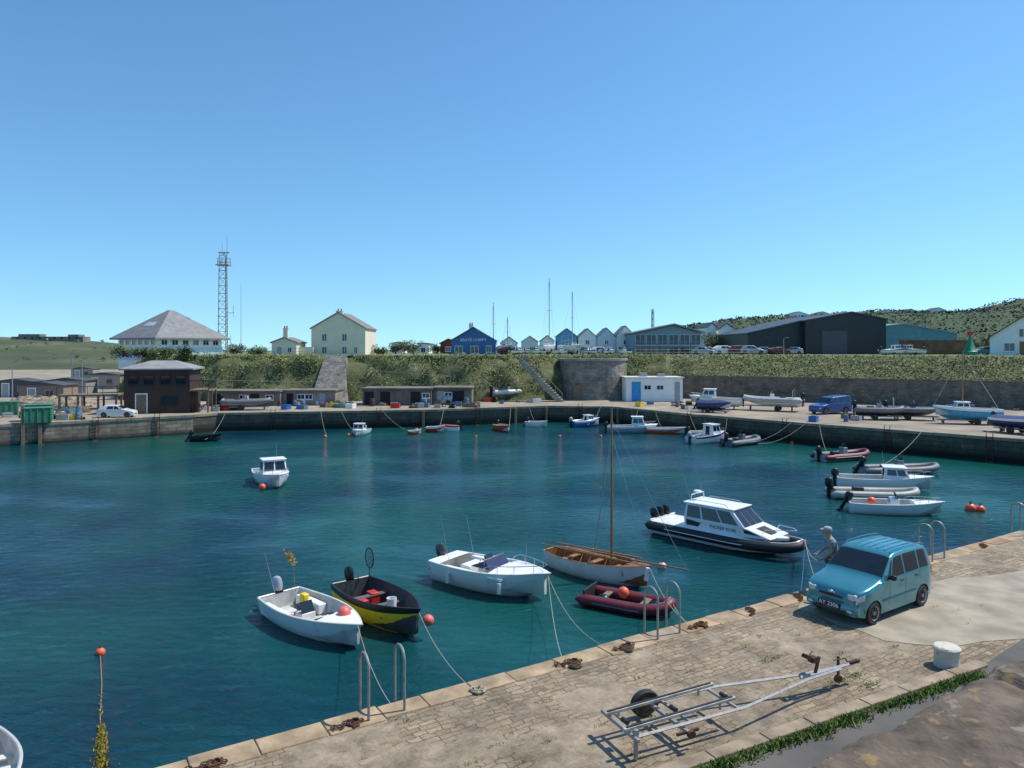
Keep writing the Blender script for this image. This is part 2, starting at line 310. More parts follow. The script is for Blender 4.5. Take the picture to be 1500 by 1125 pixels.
g=G(); g.add([(p.x,p.y,QZ+.008) for p in q],[tuple(range(len(q)))]); structure(g.obj('concrete_pavement',sl,smooth=False,rn=False))
g=G(); t=-12
while t<6.2:
    Ln=R.uniform(.9,1.4); p=kp(t+Ln/2,.12); g.box((p.x,p.y,QZ-.04),(Ln-.02,.24,.2+R.uniform(0,.015)),KA); t+=Ln
structure(g.obj('kerb',cop[1],None,True,.015))
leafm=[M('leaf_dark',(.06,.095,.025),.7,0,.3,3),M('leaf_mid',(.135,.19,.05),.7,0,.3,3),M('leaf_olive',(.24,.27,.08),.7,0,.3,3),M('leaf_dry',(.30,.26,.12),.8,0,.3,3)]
grassm=[M('grass_dark',(.06,.11,.02),.7,0,.3,3),M('grass_bright',(.13,.21,.03),.7,0,.3,3),M('grass_yellow',(.22,.24,.06),.7,0,.3,3)]
g=G()
for i in range(6200):
    t=R.uniform(-3,6.6); dn=noise.noise(Vector((t*1.6,3,0)))
    if dn<-.35 and R.random()<.8: continue
    o=-.04-abs(R.gauss(0,.085+max(0,dn)*.08)); p=kp(t,o)
    h=R.uniform(.02,.085)*(1+max(0,dn)); a=R.uniform(0,6.28); d=Vector((math.cos(a),math.sin(a),0)); w_=d.cross(Vector((0,0,1)))*R.uniform(.006,.018); g.m=R.choice([0,1,1,1,2])
    tip=p+d*h*R.uniform(.4,1.2)+Vector((0,0,h)); mid=p+(tip-p)*.5+Vector((0,0,h*.15))
    g.add([p-w_*.6,p+w_*.6,mid+w_,tip,mid-w_],[(0,1,2,3,4)])
for k in range(40):
    if k<5: p0=spot(*((1250,990),(1275,1003),(1225,1000),(1180,1060),(1130,965))[k],QZ); n_=120;sg=.10
    else: p0=edgept(R.uniform(-8,9),-R.uniform(.45,4),QZ); n_=22; sg=.05
    for i in range(n_):
        p=p0+E*R.gauss(0,sg*1.8)+N*R.gauss(0,sg*.5); h=R.uniform(.01,.04); a=R.uniform(0,6.28); d=Vector((math.cos(a),math.sin(a),0)); w_=d.cross(Vector((0,0,1)))*.009; g.m=R.choice([0,1,2])
        g.add([p-w_,p+w_,p+d*h+Vector((0,0,h))],[(0,1,2)])
stuff(g.obj('kerb_weeds',grassm,None,False,rn=False),'green grass and weeds growing along the kerb','weeds')
def parmat():
    m=M('parapet_stone',(.135,.10,.072),.95,0,.5,6,.03,14,detail=10); n=m.node_tree; b=n.nodes['Principled BSDF']
    tc=[x for x in n.nodes if x.type=='TEX_COORD'][0]; r=[x for x in n.nodes if x.type=='VALTORGB'][0]
    v=n.nodes.new('ShaderNodeTexNoise'); v.inputs['Scale'].default_value=4.2; v.inputs['Detail'].default_value=8; v.inputs['Roughness'].default_value=.68; lnk(n,tc.outputs['Object'],v.inputs['Vector'])
    rr=n.nodes.new('ShaderNodeValToRGB'); e=rr.color_ramp.elements; e[0].position=.565; e[1].position=.61; lnk(n,v.outputs[0],rr.inputs[0])
    mx=n.nodes.new('ShaderNodeMix'); mx.data_type='RGBA'; lnk(n,rr.outputs[0],mx.inputs[0]); lnk(n,r.outputs[0],mx.inputs[6]); mx.inputs[7].default_value=(.25,.205,.15,1)
    v2=n.nodes.new('ShaderNodeTexNoise'); v2.inputs['Scale'].default_value=14; v2.inputs['Detail'].default_value=6; lnk(n,tc.outputs['Object'],v2.inputs['Vector'])
    r2=n.nodes.new('ShaderNodeValToRGB'); e=r2.color_ramp.elements; e[0].position=.60; e[1].position=.68; lnk(n,v2.outputs[0],r2.inputs[0])
    m2=n.nodes.new('ShaderNodeMix'); m2.data_type='RGBA'; lnk(n,r2.outputs[0],m2.inputs[0]); lnk(n,mx.outputs[2],m2.inputs[6]); m2.inputs[7].default_value=(.25,.17,.08,1)
    lnk(n,m2.outputs[2],b.inputs['Base Color']); return m
PD=Vector((.837,.547,0)); PN=Vector((-.547,.837,0)); P0=Vector((.82,2.07,0))
g=G(); nx,ny=220,16; vs=[]
for i in range(nx+1):
    for j in range(ny+1):
        t=-2+9*i/nx; o=-.44*j/ny; z=7.4
        if j==0: o+=.02; z-=.03
        nz=noise.noise(Vector((t*3,o*3,0)))*.024+noise.noise(Vector((t*11,o*11,5)))*.018+noise.noise(Vector((t*28,o*28,5)))*.009
        jt=abs((t/1.1)%1-.5); z+=nz-(.03 if jt>.485 else 0)
        o+=noise.noise(Vector((t*4,j*.1,9)))*.02 if j in(0,ny) else 0
        p=P0+PD*t+PN*o; vs.append((p.x,p.y,z))
fs=[(i*(ny+1)+j,i*(ny+1)+j+1,(i+1)*(ny+1)+j+1,(i+1)*(ny+1)+j) for i in range(nx) for j in range(ny)]
g.add(vs,fs)
c0=P0+PD*2.5-PN*.22; g.box((c0.x,c0.y,4.96),(9,.40,4.70),math.atan2(PD.y,PD.x))
tag(g.obj('parapet_wall',parmat()),'rough stone parapet wall with pale lichen patches','wall')
c0=P0+PD*3-PN*3.5
g=G(); g.box((c0.x,c0.y,6.3),(14,6.1,1.2),math.atan2(PD.y,PD.x)); structure(g.obj('upper_path',asph,smooth=False))
# ---------------------------------------------------------------- bank, plateau, hills
base=[(-95,190,FZ),(-66,125,FZ),(-54,99,FZ),(-50,95,FZ),(-30,93,FZ),(-22,94,FZ),(-5,93,FZ),(4,95.5,FZ),(8,98,FZ),(15,99,FZ),(22.5,100,3.2),(24.5,99.5,4.9),(40,91,4.9),(57,80.5,4.9),(80,64,4.9),(140,20,4.9)]
def resamp(pts,step):
    out=[]
    for a,b in zip(pts[:-1],pts[1:]):
        a=Vector(a);b=Vector(b);k=max(1,int((b-a).length/step))
        for i in range(k): out.append(a.lerp(b,i/k))
    out.append(Vector(pts[-1])); return out
bp_=resamp(base,.9); nb=len(bp_)
norms=[]
for i in range(nb):
    d=bp_[min(i+4,nb-1)]-bp_[max(i-4,0)]; d.z=0; d.normalize(); norms.append(Vector((-d.y,d.x,0)))
rows=10; grid=[]
for i,p in enumerate(bp_):
    rr=[]
    right=p.x>22
    depth=7 if right else 5.0
    for j in range(rows+1):
        s=j/rows; zz=p.z+(PZ-p.z)*(1-(1-s)**(1.3 if right else 1.8)); q=p+norms[i]*(depth*s)
        if 0<j<rows:
            k=noise.noise(Vector((q.x*.35,q.y*.35,zz*.5)))*1.0+noise.noise(Vector((q.x*1.1,q.y*1.1,zz*1.3)))*.5
            if right: k*=.35
            q=q-norms[i]*k*.9; zz+=k*.35
        rr.append(Vector((q.x,q.y,min(zz,PZ+.25))))
    grid.append(rr)
bankm=M('scrub_bank_earth',(.13,.14,.055),.95,0,.45,.6,.1,3,col2=(.24,.20,.13),c2t=.60,detail=10)
g=G(); g.loft(grid,False); o=structure(g.obj('bank_terrain',bankm,rn=False))
topline=[r[-1] for r in grid]
plm=M('plateau_ground',(.15,.19,.07),.95,0,.3,.12,detail=8,col2=(.26,.24,.18))
pl=[(p.x,p.y,PZ) for p in topline]+[(3000,20,PZ),(3000,3200,PZ),(-900,3200,PZ)]
g=G(); g.add(pl,[tuple(range(len(pl)))]); structure(g.obj('plateau_ground',plm,smooth=False,rn=False))
def cards(name,items,mats,label,cat,up=.45):
    g=G()
    for p,s,k in items:
        nr=Vector((R.gauss(.25,up),R.gauss(-.2,up),1)).normalized(); a=R.uniform(0,6.28); u=Vector((math.cos(a),math.sin(a),0)); u=(u-nr*u.dot(nr)).normalized(); w_=nr.cross(u)
        g.m=k; u*=s*.5*R.uniform(.6,1.2); w_*=s*.5*R.uniform(.4,1)
        g.add([p-u,p-w_*.9+u*.2,p+u,p+w_-u*.15],[(0,1,2,3)])
    return stuff(g.obj(name,mats,None,False,rn=False),label,cat)
items=[]
for i in range(nb-1):
    if bp_[i].x>75 or bp_[i].y>120: continue
    x=bp_[i].x
    for k in range(230):
        fi=R.random(); j=R.random()**.85*rows; j0=min(int(j),rows-1); q=grid[i][j0].lerp(grid[i][j0+1],j-j0).lerp(grid[i+1][j0].lerp(grid[i+1][j0+1],j-j0),fi)
        dens=noise.noise(Vector((q.x*.22,q.z*.6,7)))+noise.noise(Vector((q.x*.7,q.z*1.2,2)))*.5
        if -25.6<x<-21.3 and j<9: continue
        thr=-.15 if x<22 else -.6
        if j<8 and dens<thr: continue
        tone=noise.noise(Vector((q.x*.22,q.z*.5,20)))*1.2+ (.4 if x>22 else .0)+(j-6)*.09
        r=R.random()
        k_=(0 if r<.6 else 1 if r<.97 else 2) if tone<0 else (0 if r<.03 else 1 if r<.45 else 2 if r<.95 else 3)
        bumpv=max(0,noise.noise(Vector((q.x*.5,q.y*.5,q.z))))*(.3 if x>22 else 1)
        items.append((q+norms[i]*-R.uniform(0,.35+bumpv)+Vector((0,0,R.uniform(0,.18+bumpv*.6))),R.uniform(.12,.30),k_))
cards('bank_ivy',items,leafm,'ivy, grass and scrub covering the harbour bank','ivy',.7)
rstone=stonemat('retaining_wall_stone',(.14,.125,.10),(.20,.175,.14),(.08,.07,.055),.5,.25,dist=.06)
wallstrip('retaining_wall',[(22.5,100),(24.5,99.4),(40,90.9),(57,80.4),(80,63.9),(120,35)],FZ,5.05,rstone,'long grey rubble retaining wall behind the boatyard')
n=40; cx,cy=11.2,100.2
tw=bpy.data.meshes.new('tower'); vs=[];fs=[];uvs=[]
for j,(r,z) in enumerate(((4.75,FZ),(4.55,7.15))):
    for i in range(n+1): a=2*pi*i/n; vs.append((cx+r*math.cos(a),cy+r*math.sin(a),z)); uvs.append((a*4.6,z))
for i in range(n): fs.append((i,i+1,n+2+i,n+1+i))
tw.from_pydata(vs,[],fs); uv=tw.uv_layers.new(name='UVMap')
for p in tw.polygons:
    for li in p.loop_indices: uv.data[li].uv=uvs[tw.loops[li].vertex_index]
tw.materials.append(stonemat('tower_stone',(.21,.19,.16),(.32,.285,.24),(.12,.105,.085),.55,.28,dist=.07)); T=bpy.data.objects.new('round_stone_bastion',tw); COL.objects.link(T); tag(T,'round grey stone bastion against the grassy bank','tower')
g=G(); g.lathe([(4.75,7.1),(4.8,7.4),(4.4,7.42),(4.35,7.1)],40,(cx,cy,0)); g.obj('parapet',conc,T,False)
g=G(); g.lathe([(4.3,7.2),(.1,7.3)],30,(cx,cy,0)); g.obj('tower_top',M('grass_top',(.08,.11,.03),.9,0,.3,1),T)
g=G(); g.box((cx-2.6,cy-4.05,FZ+1),(1,.5,2)); g.obj('door',oldwood,T)
g=G(); vs=[(-25.6,91.6,FZ),(-21.2,91.6,FZ),(-22.3,97.6,PZ+.05),(-25.2,97.6,PZ+.05)]
g.add([*vs,(-25.6,97.6,FZ),(-21.2,97.6,FZ)],[(0,1,2,3),(0,3,4),(1,5,2)])
tag(g.obj('stone_ramp',stonemat('ramp_stone',(.30,.28,.245),(.19,.17,.145),(.08,.07,.055),.5,.3,uv=False,dist=.12),None,False),'steep pale rubble stone ramp up the bank','ramp')
S=top('stone_staircase','stone staircase with railing climbing the bank','stairs',(0,0,0))
g=G(); ns=20
for i in range(ns):
    z1=FZ+(i+1)*.29; g.box((6.4-i*.28,93.2+i*.05,z1-.5),(.29,1.5,1.0))
g.obj('step',M('step_stone',(.30,.28,.24),.9,0,.25,1),S,False)
g=G(); g.tube([(6.5,92.5,FZ+1),(1.0,93.4,PZ+.9)],.03)
for i in range(0,ns,3): g.cyl((6.4-i*.28,92.5+i*.045,FZ+i*.29),(6.4-i*.28,92.5+i*.045,FZ+i*.29+1.1),.025,n=5)
g.obj('handrail',galv,S)
def hill(name,pts,width,mat,amp=2,seed=0,step=8,nv=14):
    ridge=resamp([(x,y,h) for x,y,h in pts],step); rings=[]
    for p in ridge:
        rr=[]
        for j in range(nv+1):
            s=j/nv; v=(s-.7)*width; prof=math.sin(min(1,s/.7)*pi/2) if s<.7 else math.cos((s-.7)/.3*pi/2)
            h=FZ-1+(p.z-FZ+1)*prof+noise.noise(Vector((p.x*.02,v*.02,seed)))*amp+noise.noise(Vector((p.x*.08,v*.08,seed)))*amp*.4
            rr.append((p.x,p.y+v,h))
        rings.append(rr)
    g=G(); g.loft(rings,False); structure(g.obj(name,mat,rn=False)); return rings
hillm=M('heath_hill',(.075,.095,.04),.95,0,.4,.03,detail=12,col2=(.14,.12,.07))
hl=hill('left_hills',[(-700,400,30),(-420,380,17),(-300,370,15.5),(-250,365,14.5),(-205,360,12.5),(-150,360,9),(-90,360,3)],190,hillm,1.2,3)
wh=M('wooded_hill',(.045,.075,.03),.95,0,.4,.05,detail=12)
hr=hill('right_hills',[(-60,470,4),(30,460,9),(75,450,17),(98,450,22),(127,450,26),(191,450,29.5),(255,450,32),(289,450,34),(318,450,39),(420,440,47),(620,430,57)],260,wh,3,5)
items=[]
for i in range(len(hr)-1):
    if hr[i][0][0]>400: continue
    for k in range(460):
        j=R.uniform(2,11); j0=int(j); q=Vector(hr[i][j0]).lerp(Vector(hr[i][j0+1]),j-j0).lerp(Vector(hr[i+1][j0]).lerp(Vector(hr[i+1][j0+1]),j-j0),R.random())
        cl=noise.noise(Vector((q.x*.11,q.y*.11,1)))
        if cl<-.35: continue
        cell=noise.cell(Vector((q.x*.12,q.y*.07,0)))
        r=R.random()*.7+cell*.5
        items.append((q+Vector((0,0,R.uniform(0,1.2)+cl*1.8)),R.uniform(.8,1.8),0 if r<.35 else 1 if r<.78 else 2))
hleaf=[M('wood_leaf_dark',(.03,.052,.022),.8,0,.3,.3),M('wood_leaf_mid',(.055,.09,.035),.8,0,.3,.3),M('wood_leaf_light',(.095,.135,.05),.8,0,.3,.3)]
cards('hill_woodland',items,hleaf,'dense green woodland covering the hillside','woodland',.9)
items=[]
for i in range(len(hl)-1):
    for k in range(60):
        j=R.uniform(1,10); j0=int(j); q=Vector(hl[i][j0]).lerp(Vector(hl[i+1][j0]),R.random()).lerp(Vector(hl[i][j0+1]),j-j0)
        if noise.noise(Vector((q.x*.05,q.y*.05,1)))<.05: continue
        items.append((q+Vector((0,0,R.uniform(0,1))),R.uniform(.8,1.8),R.choice([0,0,1,2])))
cards('hill_scrub',items,hleaf,'green scrub on the far hillside','scrub')
f=top('hillside_fort','long low stone fort on the hilltop','fort',at(75,345,13.9))
g=G(); g.box((0,0,-1),(34,6,3.6)); g.box((-9,0,1.4),(10,5,1.2)); g.box((12,0,1.3),(5,5,1)); g.obj('wall',M('fort_stone',(.22,.19,.16),.9,0,.3,.3),f,False)
for i in range(9): g=G(); g.box((-14+i*3.5,-3.02,.2),(.9,.1,.8)); g.obj('window',dark,f,False)
# ---------------------------------------------------------------- trees
def tree(u,Y,z,h,r,label='small windblown green tree on the plateau'):
    p=at(u,Y,z); t=top('tree',label,'tree',p,R.uniform(0,6),'trees around the harbour buildings')
    g=G(); g.tube([(0,0,0),(.1,.05,h*.3),(.05,.1,h*.6)],[.16,.12,.06],7)
    for i in range(6):
        a=i*1.1; g.tube([(.08,.06,h*(.25+.05*i)),(math.cos(a)*r*.5,math.sin(a)*r*.5,h*.6),(math.cos(a)*r*.8,math.sin(a)*r*.8,h*.8)],[.06,.04,.015],5)
    g.obj('trunk',oldwood,t)
    g=G(); cl=[(Vector((R.gauss(0,r*.42),R.gauss(0,r*.42),h*.62+R.gauss(0,h*.17))),r*R.uniform(.25,.45)) for i in range(16)]
    for c_,rr in cl:
        for i in range(75):
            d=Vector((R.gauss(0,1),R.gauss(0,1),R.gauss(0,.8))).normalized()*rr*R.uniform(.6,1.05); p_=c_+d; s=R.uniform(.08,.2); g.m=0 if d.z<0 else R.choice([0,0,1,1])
            a=R.uniform(0,6.28); u_=Vector((math.cos(a),math.sin(a),R.uniform(-.6,.6)))*s; w_=u_.cross(Vector((.3,.2,1))).normalized()*s*.6
            g.add([p_-u_,p_-w_,p_+u_,p_+w_],[(0,1,2,3)])
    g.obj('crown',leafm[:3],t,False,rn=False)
for u,Y,h,r in((592,128,2.6,2.0),(606,130,2.5,1.8),(580,132,2.2,1.7),(1045,138,4.4,3),(1062,136,4.0,2.8),(1080,140,4.4,3.0),(1094,142,3.8,2.5),(1035,145,4.6,2.6),(1440,118,3.2,2.2),(345,118,1.8,1.6),(640,134,2.0,1.6),(555,120,1.6,1.4),(375,104,1.3,1.8),(270,98,1.2,1.9),(215,99,1.3,2),(240,100,1.2,1.8),(180,103,1.4,1.9)):
    tree(u,Y,PZ-.3,h,r)
# ---------------------------------------------------------------- buildings
def window(par,x,y,z,w,h,fm=None,rz=0,bars=1,gm=None,name='window'):
    g=G(); t=.07
    for sx in(-1,1): g.box((sx*(w/2+t/2),0,0),(t,.09,h+2*t))
    for sz in(-1,1): g.box((0,0,sz*(h/2+t/2)),(w,.09,t))
    for b_ in range(bars): g.box((-w/2+w*(b_+1)/(bars+1),.01,0),(.05,.06,h))
    g.box((0,-.06,-h/2-t-.03),(w+.2,.14,.06))
    o=g.obj(name,fm or white,par,False,loc=(x,y,z),rz=rz)
    g=G(); g.box((0,.02,0),(w-.004,.03,h-.004)); g.obj('pane',gm or glass,o,False); return o
def door(par,x,y,z,w,h,mat,rz=0):
    g=G(); g.box((0,0,h/2),(w,.08,h)); o=g.obj('door',mat,par,False,loc=(x,y,z),rz=rz)
    g=G(); g.box((-w/2-.05,-.01,h/2),(.1,.12,h)); g.box((w/2+.05,-.01,h/2),(.1,.12,h)); g.box((0,-.01,h+.06),(w+.2,.12,.12)); g.obj('door_frame',white,o,False)
    g=G(); g.ball((w*.35,-.08,h*.5),.05,6,4); g.obj('handle',steel,o); return o
def house(name,label,u0,u1,Y,vb,ve,vr,depth,wm,rm,wins=(),doors=(),chim=(),rz=0,cat='house',peak=.5,group=None,z0=None,over=.25):
    X0=at(u0,Y).x;X1=at(u1,Y).x;w=X1-X0; zb=zt(vb,Y) if z0 is None else z0; ze=zt(ve,Y)-zb; zr=zt(vr,Y)-zb
    o=top(name,label,cat,((X0+X1)/2,Y,zb),rz,group)
    g=G(); g.prism([(-w/2,-1),(w/2,-1),(w/2,ze),(-w/2+w*peak,zr),(-w/2,ze)],0,depth); g.obj('wall',wm,o,False)
    px=-w/2+w*peak; g=G()
    for sx,xe in((-1,-w/2),(1,w/2)):
        dx=xe-px; dz=ze-zr; Ln=math.hypot(dx,dz); ex=xe+dx/Ln*over; ez=ze+dz/Ln*over; t=.14
        g.add([(px,-over,zr+.02),(ex,-over,ez+.02),(ex,depth+over,ez+.02),(px,depth+over,zr+.02),(px,-over,zr+t+.02),(ex,-over,ez+t+.02),(ex,depth+over,ez+t+.02),(px,depth+over,zr+t+.02)],[(3,2,1,0),(4,5,6,7),(0,1,5,4),(1,2,6,5),(2,3,7,6),(3,0,4,7)])
    rf=g.obj('roof',rm,o,False)
    for cx_,cy_,ch,cw in chim:
        g=G(); g.box((cx_,cy_,ch-.6),(cw,cw*.7,1.8)); g.box((cx_,cy_,ch+.33),(cw+.12,cw*.7+.12,.1))
        g.obj('chimney',cream if wm is cream else whitew,rf,False)
        for k in(-1,1): g=G(); g.cyl((cx_+k*cw*.25,cy_,ch+.38),(cx_+k*cw*.25,cy_,ch+.75),.11,n=8); g.obj('chimney_pot',red,rf)
    for (x,z,ww,hh) in wins: window(o,x,-.03,z,ww,hh)
    for (x,ww,hh,mt) in doors: door(o,x,-.03,0,ww,hh,mt)
    return o
house('gabled_house','cream rendered gabled house with slate roof and chimney',456,535,115,525,481,458,9,cream,slate,wins=[(-2.2,3.3,.7,1.1),(1.0,3.3,.7,1.1),(-2.2,1.3,.7,1.1),(1.0,1.3,.7,1.1),(2.8,1.3,.5,1)],chim=[(0,1.0,7.2,1.0)])
house('cottage','small cream cottage with central chimney',398,434,112,525,502,495,5,cream,slate,wins=[(.9,1.3,.5,.8)],chim=[(.1,.6,4.3,.7)],doors=[(-.7,.8,1.8,greyp)])
g=G(); o=top('garden_wall','low cream garden wall between the cottages','wall',at(445,113.5,PZ)); g.box((0,0,.5),(3.0,.3,1.4)); g.obj('wall',cream,o,False)
bluew=linemat('blue_cladding',(.05,.15,.38),'Z',1.8,.25)
H=house('gabled_building','bright blue clad gabled shop with white lettering',661,726,118,522,499,480,9,bluew,slated,wins=[(-2.4,1.1,1.2,1.1),(.2,1.1,1.2,1.1),(2.5,1.2,.8,1.0)],chim=[(-.6,4,4.9,.7)])
words('sign','BRAYE CHIPPY',.66,white,H,(0,-.04,2.65),(pi/2,0,0),.01)
house('gabled_building','small dark red gabled store beside the blue shop',645,668,134,520,503,497,6,M('red_cladding',(.25,.03,.02),.6),slated,wins=[(0,1.1,.9,.8)])
gr='gabled houses in a row behind the boatyard'
paleb=M('pale_blue_wall',(.60,.70,.78),.7); skyb=linemat('sky_blue_cladding',(.14,.38,.60),'Z',1.8,.25); paleg=M('pale_grey_wall',(.72,.73,.70),.8)
for u0,u1,ve,vp,wm,lab in((733,758,503,494,whitew,'white gabled house behind the boatyard'),(764,788,501,493,paleg,'pale grey gabled house behind the boatyard'),(792,812,500,492,whitew,'white gabled house behind the boatyard'),(816,845,493,482,skyb,'sky blue clad gabled house behind the boatyard'),(847,874,494,482,whitew,'white gabled house behind the boatyard'),(875,902,494,481,paleb,'pale blue gabled house behind the boatyard'),(903,929,491,478,whitew,'white gabled house behind the boatyard')):
    Y=126; w=(u1-u0)*Y/1060; house('gabled_house',lab,u0,u1,Y,520,ve,vp,5,wm,slate,wins=[(-w*.25,1.0,.6,.8),(w*.25,1.0,.6,.8),(0,2.2 if ve<497 else 1.0,.6,.7)],group=gr,over=.12)
house('gabled_house','white gabled cottage with small windows beside the trees',1036,1049,146,518,479,473,8,whitew,slated,wins=[(0,3.4,.5,.9)],group=gr)
house('gabled_house','white gabled cottage with small windows beside the trees',1052,1077,148,518,483,474,8,whitew,slated,wins=[(-.8,3.2,.6,.8),(.8,3.2,.6,.8)],group=gr)
house('flat_roofed_house','small white building above the bank',574,590,150,520,503,502,6,whitew,slated,wins=[(0,1.2,.8,.9)],group=gr)
house('flat_roofed_house','small white building above the bank',612,628,146,520,504,503,6,whitew,slated,wins=[(0,1,.8,.9)],group=gr)
Y=106;P=top('pyramid_roofed_office','white harbour office with grey slate pyramid roof','building',(at(250,Y+7).x,Y+7,PZ),math.radians(-33))
hw=5.3; g=G(); g.box((0,0,.4),(2*hw,2*hw,5)); g.obj('wall',whitew,P,False)
g=G(); g.box((0,0,.2),(2*hw+.2,2*hw+.2,1.9)); g.obj('base_wall',M('pale_blue_render',(.50,.66,.76),.8),P,False)
er=6.2; g=G(); zt0=2.55; ap=6.9
g.add([(-er,-er,zt0),(er,-er,zt0),(er,er,zt0),(-er,er,zt0),(-.35,-.35,ap),(.35,-.35,ap),(.35,.35,ap),(-.35,.35,ap),(-er,-er,zt0-.25),(er,-er,zt0-.25),(er,er,zt0-.25),(-er,er,zt0-.25)],[(0,1,5,4),(1,2,6,5),(2,3,7,6),(3,0,4,7),(4,5,6,7),(8,9,1,0),(9,10,2,1),(10,11,3,2),(11,8,0,3),(11,10,9,8)])
rf=g.obj('roof',linemat('pale_slate_roof',(.225,.225,.225),'Z',2.6,.3,.7,0,.2),P,False)
A,B,C,D=[(-er,-er,zt0),(er,-er,zt0),(.35,-.35,ap),(-.35,-.35,ap)]
skm_=M('skylight_glass',(.5,.55,.6),.1)
for u in(.34,.44,.54,.62): g=G(); g.qpatch(A,B,C,D,u,u+.07,.42,.56,.05); g.obj('skylight',skm_,rf,False)
for i in range(6):
    window(P,-4.3+i*1.7,-hw-.03,1.85,.9,.7); window(P,hw+.03,-4.3+i*1.7,1.85,.9,.7,rz=pi/2)
window(P,2.5,-hw-.13,.2,1.0,.8); window(P,-2.5,-hw-.13,.2,1.0,.8)
def lattice(u,Y,vt,w0,w1,label,z0=PZ,plat=True):
    o=top('lattice_mast',label,'mast',at(u,Y,z0)); H_=zt(vt,Y)-z0; g=G(); n=int(H_/1.15)
    f=lambda i:(w0+(w1-w0)*i/n)/2
    cs=lambda i:[(f(i),-f(i)*.6,H_*i/n),(-f(i),-f(i)*.6,H_*i/n),(0,f(i),H_*i/n)]
    for i in range(n):
        a=cs(i);b=cs(i+1)
        for k in range(3): g.cyl(a[k],b[k],.06,n=4); g.cyl(a[k],b[(k+1)%3],.03,n=4); g.cyl(b[k],b[(k+1)%3],.03,n=4)
    g.obj('lattice',M('mast_paint',(.17,.14,.13),.6,.2,.4,.25,col2=(.24,.23,.23),c2t=.5),o,False)
    if plat:
        g=G(); g.box((0,0,H_*.9),(2.1,1.7,.14))
        for a in range(8): x=1.05*math.cos(a*pi/4);y=.85*math.sin(a*pi/4); g.cyl((x,y,H_*.9),(x,y,H_*.9+1.1),.035,n=4)
        for hh in(.55,1.1): g.tube([(1.05*math.cos(a*pi/4),.85*math.sin(a*pi/4),H_*.9+hh) for a in range(8)],.035,4,True)
        g.obj('platform',greyp,o,False)
        for q,r_ in((((.5,0,H_*.9),(.5,0,H_+3.2)),.035),(((-.4,.3,H_),(-.4,.3,H_+2)),.03),(((.6,0,H_*.42),(1.6,0,H_*.42)),.04),(((1.5,0,H_*.38),(1.5,0,H_*.5)),.04)): g=G(); g.cyl(*q,r_,n=5); g.obj('antenna',greyp,o)
        g=G(); g.box((0,0,H_+.4),(1.7,.2,.2)); g.cyl((0,0,H_),(0,0,H_+.5),.1,n=6); g.obj('radar_scanner',greyp,o)
    return o
lattice(328,116,374,1.55,1.2,'tall red and grey lattice radio mast with platform')
lattice(956,150,453,.7,.4,'slim lattice mast behind the glass building',plat=False)
def pole(u,Y,vt,label,z0=PZ,r=.05,name='radio_mast'):
    g=G(); H_=zt(vt,Y)-z0; g.cyl((0,0,0),(0,0,H_),r,r*.4,6)
    return tag(g.obj(name,greyp,loc=at(u,Y,z0)),label,'mast')
pole(353,118,416,'thin grey radio mast on the plateau')
pole(338,117,490,'short grey pole beside the mast',r=.07)
Y=116; X0=at(930,Y).x; X1=at(1028,Y).x; w=X1-X0; GB=top('glass_fronted_building','two storey glass fronted building with grey gabled roof','building',((X0+X1)/2,Y,PZ-.5))
ze=3.9;zr=5.15; g=G(); pk=w*.08; g.prism([(-w/2,0),(w/2,0),(w/2,ze),(pk,zr),(-w/2,ze-.1)],.3,11); g.obj('wall',M('blue_grey_wall',(.20,.30,.38),.5),GB,False)
g=G(); g.add([(-w/2-.3,-.6,ze-.05),(pk,-.6,zr+.1),(w/2+.3,-.6,ze+.05),(w/2+.3,11.3,ze+.05),(pk,11.3,zr+.1),(-w/2-.3,11.3,ze-.05)]+[(-w/2-.3,-.6,ze+.17),(pk,-.6,zr+.32),(w/2+.3,-.6,ze+.27),(w/2+.3,11.3,ze+.27),(pk,11.3,zr+.32),(-w/2-.3,11.3,ze+.17)],[(0,5,4,1),(1,4,3,2),(6,7,10,11),(7,8,9,10),(0,1,7,6),(1,2,8,7),(2,3,9,8),(5,0,6,11),(3,4,10,9),(4,5,11,10)]); g.obj('roof',linemat('grey_green_roof',(.25,.29,.28),'Y',2,.2),GB,False)
k=6
for i in range(k):
    x=-w/2+(i+.5)*w/k; window(GB,x,.22,2.85,w/k-.34,1.6,fm=M('frame_pale_blue',(.50,.62,.70),.4),bars=1,gm=glassb); window(GB,x,.22,1.0,w/k-.34,1.3,fm=MC['frame_pale_blue'],bars=1,gm=glassb)
g=G(); g.box((0,-.35,1.9),(w,.7,.12)); g.tube([(-w/2,-.65,2.5),(w/2,-.65,2.5)],.025)
for i in range(9): g.cyl((-w/2+i*w/8,-.65,1.95),(-w/2+i*w/8,-.65,2.5),.02,n=4)
g.obj('balcony',greyp,GB,False)
Y=120; X0=at(1100,Y).x;X1=at(1298,Y).x;w=X1-X0; DS=top('industrial_shed','large dark grey corrugated boatyard shed','shed',(X0,Y,PZ-.3))
sx=lambda u:at(u,Y).x-X0; hz=lambda v:zt(v,Y)-(PZ-.3)
g=G(); g.prism([(0,0),(sx(1180),0),(sx(1180),hz(470)),(0,hz(489))],1.5,22); g.prism([(sx(1180),0),(w,0),(w,hz(468)),(sx(1247),hz(458)),(sx(1180),hz(470))],0,25)
g.obj('wall',linemat('dark_corrugated_steel',(.04,.045,.052),'X',6,.35,.5,.3),DS,False)
g=G()
for a,b,y0,y1 in(((-.3,hz(489)),(sx(1180),hz(470)),1.3,22),((sx(1180)-.3,hz(470.7)),(sx(1247),hz(458)),-.25,25.2),((sx(1247),hz(458)),(w+.3,hz(468.5)),-.25,25.2)):
    g.prism([a,b,(b[0],b[1]+.18),(a[0],a[1]+.18)],y0,y1)
